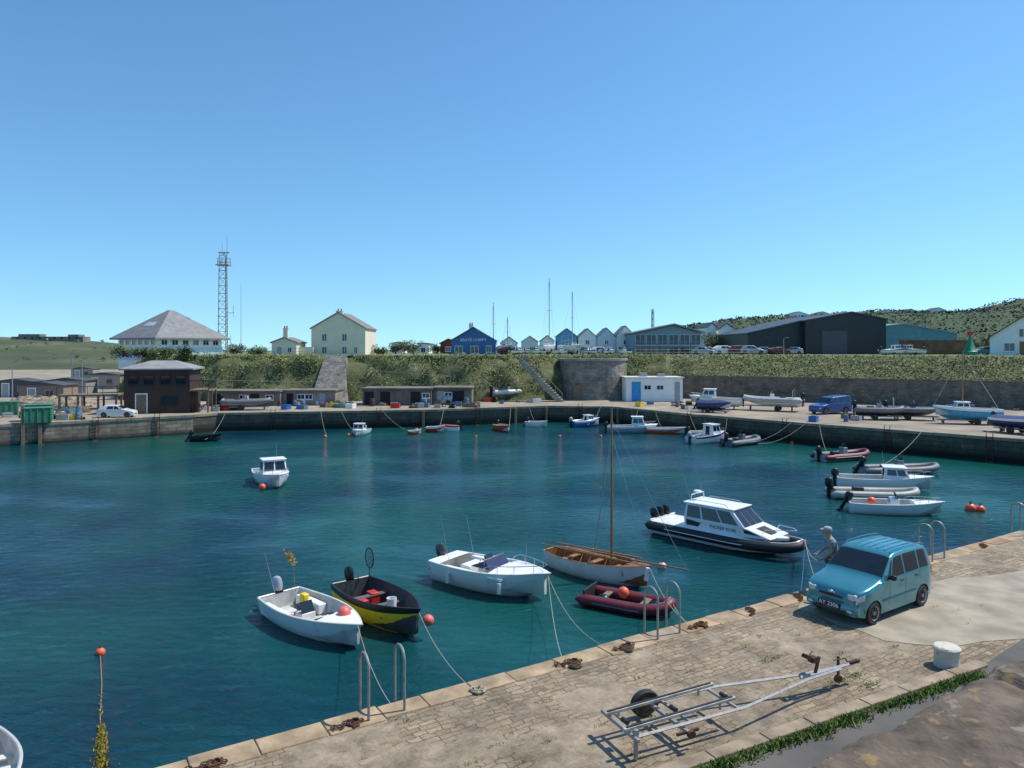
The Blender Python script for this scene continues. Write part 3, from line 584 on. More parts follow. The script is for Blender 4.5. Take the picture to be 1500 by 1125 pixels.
g.obj('roof',M('dark_metal_roof',(.07,.075,.085),.5,.3),DS,False)
g=G(); g.box((sx(1222),-.05,2.1),(4.2,.1,4.2)); g.obj('door',linemat('roller_door',(.08,.085,.095),'Z',4,.3),DS,False)
Y=142; X0=at(1290,Y).x;X1=at(1402,Y).x;w=X1-X0; TS=top('industrial_shed','teal blue metal shed with shallow roof','shed',(X0,Y,PZ-.3)); hz=lambda v:zt(v,Y)-(PZ-.3)
g=G(); g.prism([(0,0),(w,0),(w,hz(489)),(w*.3,hz(475)),(0,hz(479))],0,20); g.obj('wall',linemat('teal_corrugated_steel',(.09,.24,.29),'X',5,.3,.5,.1),TS,False)
g=G(); g.prism([(w*.3,hz(475)),(w+.4,hz(489.6)),(w+.4,hz(488)),(w*.3,hz(473.5)),(-.3,hz(478)),(-.3,hz(479.5))],-.3,20.3); g.obj('roof',M('teal_roof',(.18,.32,.37),.5),TS,False)
Y=116; F_=top('timber_fence','brown vertical board fence around the yard','fence',(at(1318,Y).x,Y,PZ-.3)); w=(1426-1318)*Y/1060
g=G(); k=int(w/.22)
for i in range(k): g.box(((i+.5)*w/k,0,1.35+R.uniform(-.03,.03)),(w/k-.02,.05,2.5))
g.obj('boards',M('fence_board',(.17,.10,.05),.8,0,.4,.7),F_,False)
for i in range(9): g=G(); g.box((i*w/8,.08,1.4),(.14,.12,2.9)); g.obj('post',oldwood,F_,False)
CH=house('gabled_house','white gabled house with brown roof and arched window',1458,1540,102,521,494,464,7,whitew,M('brown_tile_roof',(.13,.085,.06),.8,0,.25,2),wins=[(-1.6,1.2,1.2,1.1),(1.5,1.2,1.2,1.1),(0,3.2,.9,1.1)],doors=[(0,.9,2,wood)],over=.4,rz=math.radians(-36))
for nm,u,v,w_,cm in(('gabled_house',1170,459,14,whitew),('gabled_house',1205,459,12,cream),('gabled_house',1300,456,10,whitew),('gabled_house',1335,455,9,cream),('gabled_house',1375,453,11,whitew),('gabled_house',1240,462,8,whitew),('gabled_house',1272,458,8,whitew),('gabled_house',1130,467,9,cream)):
    house(nm,'distant pale house with brown roof among hillside trees',u-w_,u+w_,425,v+8,v+1.5,v-2.5,8,cm,M('brown_roof_far',(.16,.11,.09),.9),wins=[(-2,1.6,1,1),(2,1.6,1,1)],group='houses on the wooded hillside',cat='house')
g=G(); g.lathe([(1.0,0),(1.0,.5),(.75,.7),(.12,2.6),(.1,2.9)],16); o=tag(g.obj('navigation_buoy',M('buoy_green',(.02,.22,.12),.5),loc=at(1421,104,PZ)),'green conical navigation buoy standing on the plateau','buoy')
g=G(); g.box((0,0,3.1),(.5,.5,.5)); g.obj('lantern',red,o,False)
Y=76; BB=top('timber_clad_building','dark brown timber clad two storey quay building','building',(at(230,Y).x,Y,FZ),math.radians(12)); clad=linemat('brown_timber_cladding',(.06,.032,.022),'Z',2.4,.45,.7)
w=6.4; g=G(); g.box((0,2.7,2.35),(w,5.4,4.7)); g.obj('wall',clad,BB,False)
g=G(); g.add([(-w/2-.4,-.4,4.7),(w/2+.4,-.4,4.7),(w/2+.4,5.8,4.7),(-w/2-.4,5.8,4.7),(-1.2,2.2,5.5),(1.2,2.2,5.5),(1.2,3.2,5.5),(-1.2,3.2,5.5),(-w/2-.4,-.4,4.55),(w/2+.4,-.4,4.55),(w/2+.4,5.8,4.55),(-w/2-.4,5.8,4.55)],[(0,1,5,4),(1,2,6,5),(2,3,7,6),(3,0,4,7),(4,5,6,7),(8,9,1,0),(9,10,2,1),(10,11,3,2),(11,8,0,3),(11,10,9,8)]); g.obj('roof',M('lead_grey_roof',(.28,.28,.27),.6,0,.15,1),BB,False)
for x in(-2.3,-.8,.8,2.3): window(BB,x,-.03,3.5,.9,.8,fm=blackp,bars=0)
door(BB,-1.5,-.03,0,1.0,2.0,oldwood); window(BB,1.2,-.03,1.3,1.6,.8,fm=blackp)
g=G(); g.box((w/2+1.0,2.0,2.35),(2.0,4.6,.15)); [g.box((w/2+1.85,y,1.15),(.16,.16,2.3)) for y in(-.1,2.0,4.1)]
g.obj('balcony_deck',oldwood,BB,False)
g=G(); g.tube([(w/2,-.3,3.4),(w/2+1.95,-.3,3.4),(w/2+1.95,4.3,3.4)],.04,5); [g.cyl((w/2+.1+i*.3,-.3,2.4),(w/2+.1+i*.3,-.3,3.4),.02,n=4) for i in range(7)]; [g.cyl((w/2+1.95,-.3+i*.38,2.4),(w/2+1.95,-.3+i*.38,3.4),.02,n=4) for i in range(12)]
g.obj('balcony_railing',blackp,BB,False)
def shed(label,u0,u1,Y,vt,wm,openings,wins=(),rm=None):
    X0=at(u0,Y).x;w=(u1-u0)*Y/1060;h=zt(vt,Y)-FZ; o=top('quay_store',label,'shed',(X0,Y,FZ))
    g=G(); g.box((w/2,2,h/2),(w,4,h)); g.obj('wall',wm,o,False)
    g=G(); g.box((w/2,1.9,h+.07),(w+.3,4.5,.14)); g.obj('roof',rm or M('weathered_flat_roof',(.17,.155,.13),.9,0,.3,.7),o,False)
    for i,(a,b,mt) in enumerate(openings):
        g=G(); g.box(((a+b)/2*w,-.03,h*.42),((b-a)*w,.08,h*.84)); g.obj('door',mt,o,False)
    for a in wins: window(o,a*w,-.03,h*.6,.8,.5)
    return o
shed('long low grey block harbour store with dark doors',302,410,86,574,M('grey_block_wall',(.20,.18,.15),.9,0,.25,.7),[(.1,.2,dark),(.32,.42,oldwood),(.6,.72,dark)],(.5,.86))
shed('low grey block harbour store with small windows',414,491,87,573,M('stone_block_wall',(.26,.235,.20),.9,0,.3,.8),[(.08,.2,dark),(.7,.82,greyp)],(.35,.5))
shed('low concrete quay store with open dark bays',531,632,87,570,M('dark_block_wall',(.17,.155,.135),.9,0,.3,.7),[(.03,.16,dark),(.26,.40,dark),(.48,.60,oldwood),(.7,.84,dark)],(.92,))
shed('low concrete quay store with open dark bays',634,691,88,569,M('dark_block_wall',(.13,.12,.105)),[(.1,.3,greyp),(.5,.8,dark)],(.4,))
WB=shed('white flat roofed store with bright blue door',917,1000,93.5,554,whitew,[(.1,.26,M('bright_blue_door',(.03,.28,.60),.4)),(.86,.95,greyp)],(.38,.6),rm=M('white_roof',(.6,.6,.58),.7))
g=G(); g.box((2.6,2.2,3.4),(.9,.9,.5)); g.obj('roof_box',greyp,WB,False)
g=G(); g.box((4.9,1.8,3.35),(.9,.8,.35)); g.obj('roof_box',greyp,WB,False)
for u,v,w_,h_,m_,lb in((60,582,5.5,2.3,M('pink_block',(.27,.20,.16),.9),'low brick harbour store on the quay'),(95,570,6,2.2,conc,'grey concrete workshop below the hills'),(20,572,5.5,2.2,slated,'dark flat roofed hut on the quay'),(150,560,6,2.4,M('buff_wall',(.38,.33,.27),.8),'pale low building beside the office'),(120,545,5,2.3,conc,'small grey hut on rising ground')):
    p=spot(u,v+10,FZ); o=top('harbour_hut',lb,'hut',p); g=G(); g.box((0,1.5,h_/2),(w_,3,h_)); g.obj('wall',m_,o,False); g=G(); g.prism([(-w_/2-.2,h_),(w_/2+.2,h_),(0,h_+.45)],-.2,3.2); g.obj('roof',slated,o,False); door(o,-w_*.2,-.03,0,.9,1.9,greyp); window(o,w_*.2,-.03,1.3,.9,.7,fm=greyp)
g=G(); o=top('timber_staging','dark timber staging beside the brown building','staging',spot(130,600,FZ),.3)
g.box((0,1,1.6),(6,3,.18)); [g.box((x,y,.8),(.2,.2,1.6)) for x in(-2.8,-1,1,2.8) for y in(-.3,2.3)]; g.obj('deck',oldwood,o,False)
g=G(); g.tube([(-3,-.5,2.6),(3,-.5,2.6)],.04); [g.cyl((x,-.5,1.6),(x,-.5,2.6),.03,n=5) for x in(-3,-1.5,0,1.5,3)]; g.obj('railing',rust,o,False)
def railing(pts,label,n=2,h=1.0,mat=None,step=2.5,r=.022):
    o=top('handrail_fence',label,'railing',pts[0]); p0=Vector(pts[0]); P_=[Vector(p)-p0 for p in pts]; g=G()
    for k in range(n): g.tube([p+Vector((0,0,h*(k+1)/n)) for p in P_],r,5)
    g.obj('rail',mat or conc,o); g=G()
    for a,b in zip(P_[:-1],P_[1:]):
        m_=max(1,int((b-a).length/step))
        for i in range(m_+1): q=a.lerp(b,i/m_); g.cyl(q,q+Vector((0,0,h)),r*1.1,n=5)
    g.obj('post',mat or conc,o); return o
railing([at(300,90,4.0),at(420,91,3.8),at(530,92.0,3.6)],'pale pipe railing above the low stores',1,.8)
railing([at(510,92,5.4),at(600,91,4.8),at(660,91,4.4)],'pale handrail sloping down the bank',1,.8)
railing([at(350,104,PZ),at(450,104,PZ)],'grey railing along the bank top',mat=galv)
railing([at(930,103,PZ),at(1100,104,PZ)],'low grey railing on the plateau edge',mat=galv,h=.8)
def lamp(p,h,label='grey street lamp on the quay'):
    o=top('street_lamp',label,'lamp',p,0,'street lamps'); g=G(); g.tube([(0,0,0),(0,0,h),(.35,0,h+.25)],[.07,.045,.03],6); g.obj('post',greyp,o); g=G(); g.box((.55,0,h+.25),(.5,.18,.1)); g.obj('lamp_head',galv,o)
lamp(spot(120,600,FZ),5.5);lamp(spot(18,606,FZ),5.2);lamp(at(105,110,FZ),6.3);lamp(at(1148,112,PZ),2.4);lamp(at(873,118,PZ),3)
# ---------------------------------------------------------------- cars
def car(name,label,loc,rz,L,Wd,H,prof,belt,wx,wr,body,wins,detail=1,group=None,cat='car'):
    o=top(name,label,cat,loc,rz,group)
    def itp(x):
        for (a,za),(b,zb) in zip(prof[:-1],prof[1:]):
            if a<=x<=b: return za+(zb-za)*(x-a)/(b-a)
        return prof[-1][1]
    def itps(x): return (itp(max(prof[0][0],x-.06))+2*itp(x)+itp(min(prof[-1][0],x+.06)))/4
    ra=wr+.045
    def S(x,s,sd):
        e=min(x/.5,1); e2=min((L-x)/.35,1); pw=(1-.22*(1-e)**2)*(1-.09*(1-e2)**2); hw=Wd/2*pw
        zb=.2+.06*(1-min(1,min(x,L-x)/.4))
        for w_ in wx:
            if abs(x-w_)<ra: zb=max(zb,wr+math.sqrt(ra*ra-(x-w_)**2)*1.0)
        z_t=itps(x); bl=min(belt+ (x/L)*.05,z_t-.05); zb=min(zb,bl-.1)
        k=max(0,(z_t-bl)/(H-belt)); inset=Wd/2*.17*k
        if s<=.5:
            u=s/.5; z=zb+(bl-zb)*u; y=hw*(1-.05*(1-(z-.2)/(bl-.15))**2-.012*max(0,(u-.75)*4)**2)
            if k<.2: y-= .03*max(0,(u-.8)*5)**2*(1-k*5)
        elif s<=.8:
            u=(s-.5)/.3; z=bl+(z_t-.05-bl)*u; y=hw*.988-inset*u-.02*u*(k<.2)
        else:
            u=(s-.8)/.2; y0=hw*.988-inset-.02*(k<.2); y=y0*(1-u)**1.0; y=y0*max(0,math.cos(u*pi/2))**.9 if u<1 else 0; z=z_t-.05+.05*math.sin(min(u*1.6,1)*pi/2)
        return Vector((L/2-x,sd*y,z))
    xs=sorted(set([0,.01,.04,.1]+[round(.16+i*(L-.3)/56,3) for i in range(57)]+[L-.1,L-.04,L-.01,L]+[w_+ra*math.cos(a*pi/14) for w_ in wx for a in range(15)]))
    ss=[0,.08,.16,.24,.32,.38,.43,.47,.5,.55,.62,.7,.76,.8,.82,.85,.89,.94,1.0]
    rings=[[S(x,s,1) for s in ss]+[S(x,s,-1) for s in ss[::-1][1:]] for x in xs]
    g=G(); g.loft(rings,False); n=len(rings[0])
    g.add(rings[0],[tuple(range(n))]); g.add(rings[-1],[tuple(range(n))])
    bd=g.obj('body',body,o,ang=50)
    g=G(); g.box((0,0,.5),(L-.5,Wd-.5,.5))
    for w_ in wx: g.box((L/2-w_,0,.55),(.75,Wd-.12,.42))
    g.obj('underbody',rubberk,o,False)
    def patch(g,xa0,xb0,xa1,xb1,s0,s1,sd,off=.006,nx=8,ns=5):
        vs=[]
        for i in range(nx+1):
            for j in range(ns+1):
                v=j/ns; s=s0+(s1-s0)*v; a=xa0+(xa1-xa0)*v; b=xb0+(xb1-xb0)*v; x=a+(b-a)*i/nx
                p=S(x,s,sd); dx=S(x+.01,s,sd)-S(x-.01,s,sd); ds=S(x,min(s+.01,1),sd)-S(x,s-.01,sd); nr=dx.cross(ds)
                if nr.length<1e-9: nr=Vector((0,sd,0))
                nr.normalize()
                if nr.dot(p-Vector((p.x*.8,0,.6)))<0: nr=-nr
                vs.append(p+nr*off)
        g.add(vs,[(i*(ns+1)+j,(i+1)*(ns+1)+j,(i+1)*(ns+1)+j+1,i*(ns+1)+j+1) for i in range(nx) for j in range(ns)])
    for (a0,b0,a1,b1) in wins['side']:
        for sd in(-1,1): g=G(); patch(g,a0,b0,a1,b1,.53,.77,sd); g.obj('window',glass,o,ang=80)
    g=G(); a,b=wins['front']
    for sd in(-1,1): patch(g,a,b,a,b,.835,1,sd,.007,8,8)
    g.obj('windscreen',glass,o,ang=80)
    for w_ in wx:
        for sd in(-1,1):
            y=sd*(Wd/2-.10); W_=bpy.data.objects.new('wheel',None); COL.objects.link(W_); W_.parent=o; W_.location=(L/2-w_,y,wr); W_.empty_display_size=.1
            g=G(); pr=[(wr*.62,-.08),(wr*.9,-.09),(wr*.985,-.07),(wr,-.04),(wr,.04),(wr*.985,.07),(wr*.9,.09),(wr*.62,.08)]
            g.loft([[(r*math.cos(2*pi*j/28),yy,r*math.sin(2*pi*j/28)) for j in range(28)] for r,yy in pr],True,True); g.obj('tyre',rubberk,W_)
            g=G(); g.loft([[(r*math.cos(2*pi*j/28),sd*yy,r*math.sin(2*pi*j/28)) for j in range(28)] for r,yy in [(wr*.63,.092),(wr*.55,.075),(wr*.5,.06),(wr*.2,.08),(wr*.15,.095),(.005,.095)]],True)
            g.obj('rim',galv if detail<2 else M('alloy_rim',(.42,.43,.44),.35,.5),W_,ang=30)
            if detail>1:
                g=G()
                for j in range(5): a_=2*pi*j/5+.3; g.box((wr*.28*math.cos(a_),sd*.085,wr*.28*math.sin(a_)),(wr*.5,.02,.022),0,-a_)
                g.obj('spokes',blackp,W_,False)
    for sd in(-1,1):
        g=G(); patch(g,.02,.24,.03,.26,.36 if detail>1 else .30,.47 if detail>1 else .42,sd,.012,6,3); g.obj('headlight',M('headlight_lens',(.55,.58,.60),.08,.2,.2,20),o)
        g=G(); patch(g,L-.1,L-.02,L-.12,L-.02,.4,.62 if detail>1 else .48,sd,.01,3,3); g.obj('tail_light',red,o)
    for sd in(-1,1):
        g=G(); mx_=L/2-wins['mirror']; g.ball((mx_,sd*(Wd/2+.09),belt+.12),(.05,.10,.075),10,6); g.box((mx_,sd*(Wd/2),belt+.09),(.05,.12,.05)); g.obj('wing_mirror',blackp,o)
    g=G(); g.box((L/2-.02,0,.40),(.06,Wd*.46,.12)); g.obj('grille',blackp,o,True,.02)
    return o,S,patch
turq=M('turquoise_car_paint',(.04,.24,.29),.3,.45,.05,2,coat=.7)
cpos=Vector((8.34,16.88,QZ+.012)); cang=math.atan2(-.56,-.83)
prof=[(0,.62),(.03,.80),(.12,.86),(.35,.93),(.80,1.02),(.98,1.08),(1.55,1.58),(1.75,1.635),(2.2,1.66),(3.0,1.65),(3.28,1.60),(3.40,1.35),(3.50,.95),(3.52,.62)]
CAR,S_,patch=car('parked_car','turquoise compact hatchback parked on the quay',cpos,cang,3.52,1.60,1.66,prof,.98,(.62,2.95),.285,turq,{'side':[(1.40,2.02,1.66,2.02),(2.10,2.72,2.10,2.72),(2.80,3.22,2.80,3.14),(1.14,1.33,1.5,1.57)],'front':(1.05,1.52),'mirror':1.28},2)
CAR.scale=(.88,.88,.85)
L=3.52
for sd in(-1,1):
    for x in(1.30,2.06,2.76): g=G(); patch(g,x,x+.012,x,x+.012,.10 if x<2.5 else .3,.5,sd,.002,1,8); g.obj('door_seam',blackp,CAR,False)
    for x in(1.88,2.60): g=G(); p=S_(x,.46,sd); g.box((p.x,p.y+sd*.012,p.z-.02),(.15,.03,.035)); g.obj('door_handle',blackp,CAR,True,.008)
    g=G(); g.tube([(L/2-1.62,sd*.60,1.63),(L/2-1.75,sd*.60,1.68),(L/2-2.5,sd*.60,1.70),(L/2-3.15,sd*.60,1.67),(L/2-3.25,sd*.60,1.62)],.016,6); g.obj('roof_rail',turq,CAR)
    g=G(); patch(g,1.0,2.6,1.0,2.6,.19,.225,sd,.012,12,1); g.obj('side_moulding',M('moulding_teal',(.03,.16,.2),.5),CAR)
    g=G(); g.ball((L/2+.055,sd*.52,.38),(.03,.08,.045),8,5); g.obj('fog_lamp',MC['headlight_lens'],CAR)
    g=G(); rr=[[(L/2-.02+.045*math.sin(i/6*pi)-max(0,(.42+.24*i/6-.6))*.75,sd*(.42+.24*i/6),.72+.13*j/3-.065+ (i/6)*.02) for j in range(4)] for i in range(7)]; g.loft(rr,False); hl_=g.obj('headlight',MC['headlight_lens'],CAR); hl_.modifiers.new('s','SOLIDIFY').thickness=.05
g=G(); rr=[]
for k in range(13):
    a=(k/12-.5); y=a*1.40; x=L/2+.045-.42*a*a*1.0; rr.append((x,y))
g.loft([[(x,y,.27),(x+.03,y,.33),(x+.035,y,.44),(x+.0,y,.53),(x-.1,y,.55),(x-.1,y,.27)] for x,y in rr],True,True); g.obj('bumper',turq,CAR,ang=50)
g=G(); g.box((L/2+.085,0,.325),(.015,.9,.06)); g.obj('air_intake',blackp,CAR,True,.01)
g=G(); g.box((L/2+.02,0,.68),(.03,.62,.07)); g.obj('grille',blackp,CAR,True,.01)
g=G(); g.box((L/2+.094,0,.46),(.02,.58,.15)); npl=g.obj('number_plate',blackp,CAR,True,.006)
words('number_text','AY 2306',.15,white,npl,(L/2+.107,0,.46),(pi/2,0,pi/2),.003)
g=G(); g.ball((L/2+.01,0,.76),(.025,.07,.045),8,5); g.obj('badge',steel,CAR)
for y in(-.35,.15): g=G(); g.tube([(L/2-1.02,y,1.09),(L/2-1.2,y+.25,1.28)],.01,4); g.obj('wiper',blackp,CAR)
for y in(-.4,-.2,0,.2,.4): g=G(); g.box((L/2-2.4,y,1.664),(1.3,.03,.01)); g.obj('roof_rib',turq,CAR,True,.003)
p2=[(0,.60),(.04,.88),(.9,1.05),(1.2,1.12),(1.65,1.70),(1.9,1.78),(3.6,1.92),(4.15,1.90),(4.3,1.1),(4.35,.65)]
SUV,_,_=car('parked_car','blue four wheel drive estate beside the boats',spot(1216,606,FZ),math.radians(200),4.35,1.8,1.92,p2,1.12,(.8,3.4),.37,M('blue_car_paint',(.02,.08,.26),.3,.3,.1,2,coat=.5),{'side':[(1.65,2.35,1.85,2.35),(2.45,3.2,2.45,3.2),(3.3,4.1,3.3,4.0)],'front':(1.25,1.66),'mirror':1.5})
g=G(); g.cyl((-2.15,0,1.1),(-2.35,0,1.1),.36,n=18); g.obj('spare_wheel',rubberk,SUV)
p3=[(0,.55),(.04,.75),(.9,.93),(1.1,1.0),(1.7,1.36),(2.0,1.42),(3.2,1.40),(3.85,1.0),(3.95,.9),(4.0,.6)]
wins3={'side':[(1.5,2.1,1.75,2.1),(2.18,2.9,2.18,2.8)],'front':(1.12,1.7),'mirror':1.35}
cw=car('parked_car','small white car parked on the harbour side',spot(172,611,FZ),math.radians(8),4.0,1.65,1.42,p3,.92,(.7,3.2),.30,M('white_car_paint',(.7,.7,.7),.3,0,.05,2,coat=.4),wins3)[0]
cw.scale=(.85,)*3
gr='cars parked on the plateau'; cars_=[]
for nm,lb in(('w','white car parked above the bank'),('r','dark red car parked above the bank'),('s','silver car parked above the bank')):
    cm_=MC['white_car_paint'] if nm=='w' else M('dark_red_car_paint',(.12,.02,.02),.3,.2,.1,2,coat=.4) if nm=='r' else M('silver_car_paint',(.35,.37,.4),.35,.5,.1,2)
    cars_.append(car('parked_car',lb,at({'w':1062,'r':1082,'s':1100}[nm],112,PZ),R.uniform(-.3,.3),4.0,1.65,1.42,p3,.92,(.7,3.2),.30,cm_,wins3,1,gr)[0])
for i,(u,Y) in enumerate(((1040,113),(1122,114),(1142,113),(1030,109),(880,112),(1160,116),(745,113),(1440,108))):
    dup(cars_[(0,2,1,2)[i%4]],at(u,Y,PZ),R.choice([0,pi])+R.uniform(-.4,.4),.85)
# ---------------------------------------------------------------- boats
def hullgeo(L,B,D,draft=.22,tr=.82,sheer=.25,rake=.35,ns=18,full=.35):
    kz=lambda t:-draft+(draft+.35*D)*max(0,(t-.72)/.28)**2.2
    zs=lambda t:D+sheer*max(0,t)**2.2+.03*(1-t)
    def w(t):
        if t<full+.05: return B/2*(tr+(1-tr)*math.sin(pi/2*max(0,min(1,t/(full+.05)))))
        return B/2*max(0.0,1-max(0.0,(t-full-.05)/(.95-full))**2.3)
    yf=[0,.60,.82,.91,.965,1.0]; zf=[0,.14,.32,.55,.8,1]
    def pt(t,k,sd):
        e=1+1.1*t**3; z=kz(t)+(zs(t)-kz(t))*zf[k]; x=-L/2+(L-rake)*t+rake*t**3*zf[k]
        return Vector((x,sd*w(t)*yf[k]**e,z))
    ts=[i/ns for i in range(ns)]+[.985,1.0]
    return ts,w,zs,kz,pt
def shell(o,L,B,D,hm,strake=None,im=None,gm=None,fl=.12,draft=.22,tr=.82,sheer=.25,rake=.35,full=.35,nstr=1,tk=.06):
    ts,w,zs,kz,pt=hullgeo(L,B,D,draft,tr,sheer,rake,18,full)
    rings=[[pt(t,k,1) for k in range(5,0,-1)]+[pt(t,0,1)]+[pt(t,k,-1) for k in range(1,6)] for t in ts]
    g=G(); n=11
    for j in range(n-1):
        k=min(j,n-2-j); g.m=1 if k<nstr else 0
        vs=[]
        for r in rings: vs+=[r[j],r[j+1]]
        g.add(vs,[(2*i,2*i+1,2*i+3,2*i+2) for i in range(len(rings)-1)])
    g.m=0; g.add(rings[0],[tuple(range(n))])
    h=g.obj('hull',[hm,strake or hm],o,rn=False,ang=50)
    me=h.data; b=bmesh.new(); b.from_mesh(me); bmesh.ops.remove_doubles(b,verts=b.verts,dist=.0005); bmesh.ops.recalc_face_normals(b,faces=b.faces); b.to_mesh(me); b.free()
    rg=[]
    for t in [.012]+ts[1:-2]+[.965]:
        ww=max(.015,w(t)-tk); x=pt(t,5,1).x+(tk if t<.02 else 0); zz=zs(t)-.004; f=min(max(fl,kz(t)+.08),zz-.05); wf=ww*.84 if t<.7 else ww*(.84-.5*(t-.7))
        rg.append([(x,ww,zz),(x,(ww+wf)/2,(zz+f)/2),(x,wf,f+.03),(x,wf*.9,f),(x,0,f-.01),(x,-wf*.9,f),(x,-wf,f+.03),(x,-(ww+wf)/2,(zz+f)/2),(x,-ww,zz)])
    g=G(); g.loft(rg,False); g.add(rg[0],[tuple(range(9))]); g.add(rg[-1],[tuple(range(9))]); g.obj('inner_lining',im or inner,o,ang=50)
    g=G()
    pts=[Vector((pt(t,5,1).x,max(0,w(t)-tk/2),zs(t)+.004)) for t in ts]; pts2=[Vector((p.x,-p.y,p.z)) for p in pts[::-1]]
    g.tube([(pts[0].x+tk/2,pts[0].y,pts[0].z)]+pts[1:]+pts2[1:-1]+[(pts[0].x+tk/2,-pts[0].y,pts[0].z)],tk*.62,6,flat=.55)
    g.tube([(pts[0].x+tk/2,pts[0].y,pts[0].z),(pts[0].x+tk/2,-pts[0].y,pts[0].z)],tk*.62,6,flat=.55); g.obj('gunwale',gm or strake or hm,o)
    return w,zs,pt,kz
def deck(o,w,zs,pt,t0,t1=.985,mat=None,off=.0,name='foredeck',crown=.06,drop=True):
    g=G(); rg=[]; k=10
    for i in range(k+1):
        t=t0+(t1-t0)*i/k; ww=max(.01,w(t)-.01); x=pt(t,5,1).x; rg.append([(x,ww*a,zs(t)+.015+off+crown*(1-a*a)*min(1,w(t)*1.5)) for a in(-1,-.6,-.2,.2,.6,1)])
    g.loft(rg,False)
    if drop: g.add(rg[0]+[(rg[0][5][0],rg[0][5][1],zs(t0)-.35),(rg[0][0][0],rg[0][0][1],zs(t0)-.35)],[tuple(range(8))])
    return g.obj(name,mat or white,o,ang=50)
def thwart(o,w,zs,pt,t,z,wd=.22,mat=None,name='seat'):
    g=G(); x=pt(t,5,1).x; ww=w(t)*.92; g.box((x,0,z),(wd,2*ww-.06,.04)); return g.obj(name,mat or inner,o,True,.008)
def outboard(o,x,y,z,s=1,col=None,tilt=0,name='outboard_motor'):
    cm=col or blackp; E_=bpy.data.objects.new(name,None); COL.objects.link(E_); E_.parent=o; E_.location=(x,y,z); E_.rotation_euler[1]=tilt; E_.scale=(s,s,s); E_.empty_display_size=.1
    g=G(); prof_=[(.05,.13,.09,0),(.10,.19,.13,.03),(.26,.21,.145,.02),(.38,.19,.13,.0),(.46,.13,.09,.02),(.49,.05,.04,.03)]
    g.loft([[(cx_-.16+a*math.cos(2*pi*j/14)*(1.1 if math.cos(2*pi*j/14)<0 else 1),b*math.sin(2*pi*j/14),zz) for j in range(14)] for zz,a,b,cx_ in prof_],True,True); g.obj('cowling',cm,E_)
    g=G(); g.box((-.17,0,-.25),(.16,.09,.66),0,0,0,1.1,1.2); g.box((-.2,0,-.52),(.38,.2,.02)); g.box((-.05,0,-.02),(.16,.24,.2)); g.tube([(-.32,0,-.68),(-.05,0,-.68)],[.03,.055],8)
    g.add([(-.28,0,-.6),(-.06,0,-.6),(-.12,.015,-.85),(-.2,-.015,-.85)],[(0,1,2,3)])
    g.obj('leg',greyp if col is None else blackp,E_)
    return E_
def cabin(o,x0,x1,wb,wt,z0,z1,rf,rr,mat,name='cabin',sw=((.08,.45),(.52,.92)),front=((.06,.47),(.53,.94)),rear=True,over=.12,roof=True,vz=(.42,.88),wf=None):
    wf=wf or wb
    A=[(x0,-wb,z0),(x1,-wf,z0),(x1,wf,z0),(x0,wb,z0)]; T_=[(x0+rr,-wt,z1),(x1-rf,-wt*wf/wb,z1),(x1-rf,wt*wf/wb,z1),(x0+rr,wt,z1)]
    g=G(); g.add(A+T_,[(3,2,1,0),(4,5,6,7),(0,1,5,4),(1,2,6,5),(2,3,7,6),(3,0,4,7)]); C=g.obj(name,mat,o,True,.04)
    for a,b in sw:
        g=G(); g.qpatch(A[0],A[1],T_[1],T_[0],a,b,vz[0],vz[1]); g.obj('window',glass,C,False); g=G(); g.qpatch(A[2],A[3],T_[3],T_[2],1-b,1-a,vz[0],vz[1]); g.obj('window',glass,C,False)
    for a,b in front:
        g=G(); g.qpatch(A[1],A[2],T_[2],T_[1],a,b,vz[0]-.05,vz[1]+.03,.012); g.obj('windscreen',glass,C,False)
    if rear: g=G(); g.qpatch(A[3],A[0],T_[0],T_[3],.3,.7,.05,.85); g.obj('cabin_door',glass,C,False)
    if roof:
        g=G(); g.box(((x0+rr+x1-rf)/2,0,z1+.03),(x1-rf-x0-rr+2*over,2*wt+.16,.06)); g.obj('roof',mat,C,True,.025)
    return C
def bowrail(o,w,zs,pt,t0,h=.4,mat=None,t1=.97):
    g=G(); ts=[t0+(t1-t0)*i/7 for i in range(8)]; P1=[Vector((pt(t,5,1).x,max(.03,w(t)-.06),zs(t)+h*(.6 if i==0 else 1))) for i,t in enumerate(ts)]; P2=[Vector((p.x,-p.y,p.z)) for p in P1[::-1]]
    a=Vector((P1[0].x-.15,P1[0].y,zs(t0))); g.tube([a]+P1+P2+[Vector((a.x,-a.y,a.z))],.014,5)
    for t in ts[2::2]:
        for sd in(-1,1): x=pt(t,5,1).x; y=sd*max(.03,w(t)-.06); g.cyl((x,y,zs(t)),(x,y,zs(t)+h),.012,n=5)
    g.obj('bow_rail',mat or steel,o)
def antenna(o,x,y,z,h,lean=-.2,name='antenna',r=.01):
    g=G(); g.tube([(x,y,z),(x+lean*h,y,z+h)],[r,r*.4],5); g.obj(name,greyp if r<.02 else blackp,o)
def console(o,x,y,z,w_=.6,h=.7,mat=None):
    g=G(); g.box((x,y,z+h/2),(.5,w_,h),0,0,0,.75,.95); C=g.obj('console',mat or white,o,True,.03)
    g=G(); g.add([(x+.16,y-w_*.45,z+h),(x+.16,y+w_*.45,z+h),(x+.02,y+w_*.38,z+h+.32),(x+.02,y-w_*.38,z+h+.32)],[(0,1,2,3)]); m_=g.obj('windscreen',glass,C,False); m_.modifiers.new('s','SOLIDIFY').thickness=.012
    g=G(); g.tube([(x-.24,y+.17*math.cos(a*pi/6),z+h-.08+.17*math.sin(a*pi/6)) for a in range(12)],.014,5,True); g.cyl((x-.24,y,z+h-.08),(x-.15,y,z+h-.1),.02); g.obj('steering_wheel',blackp,C)
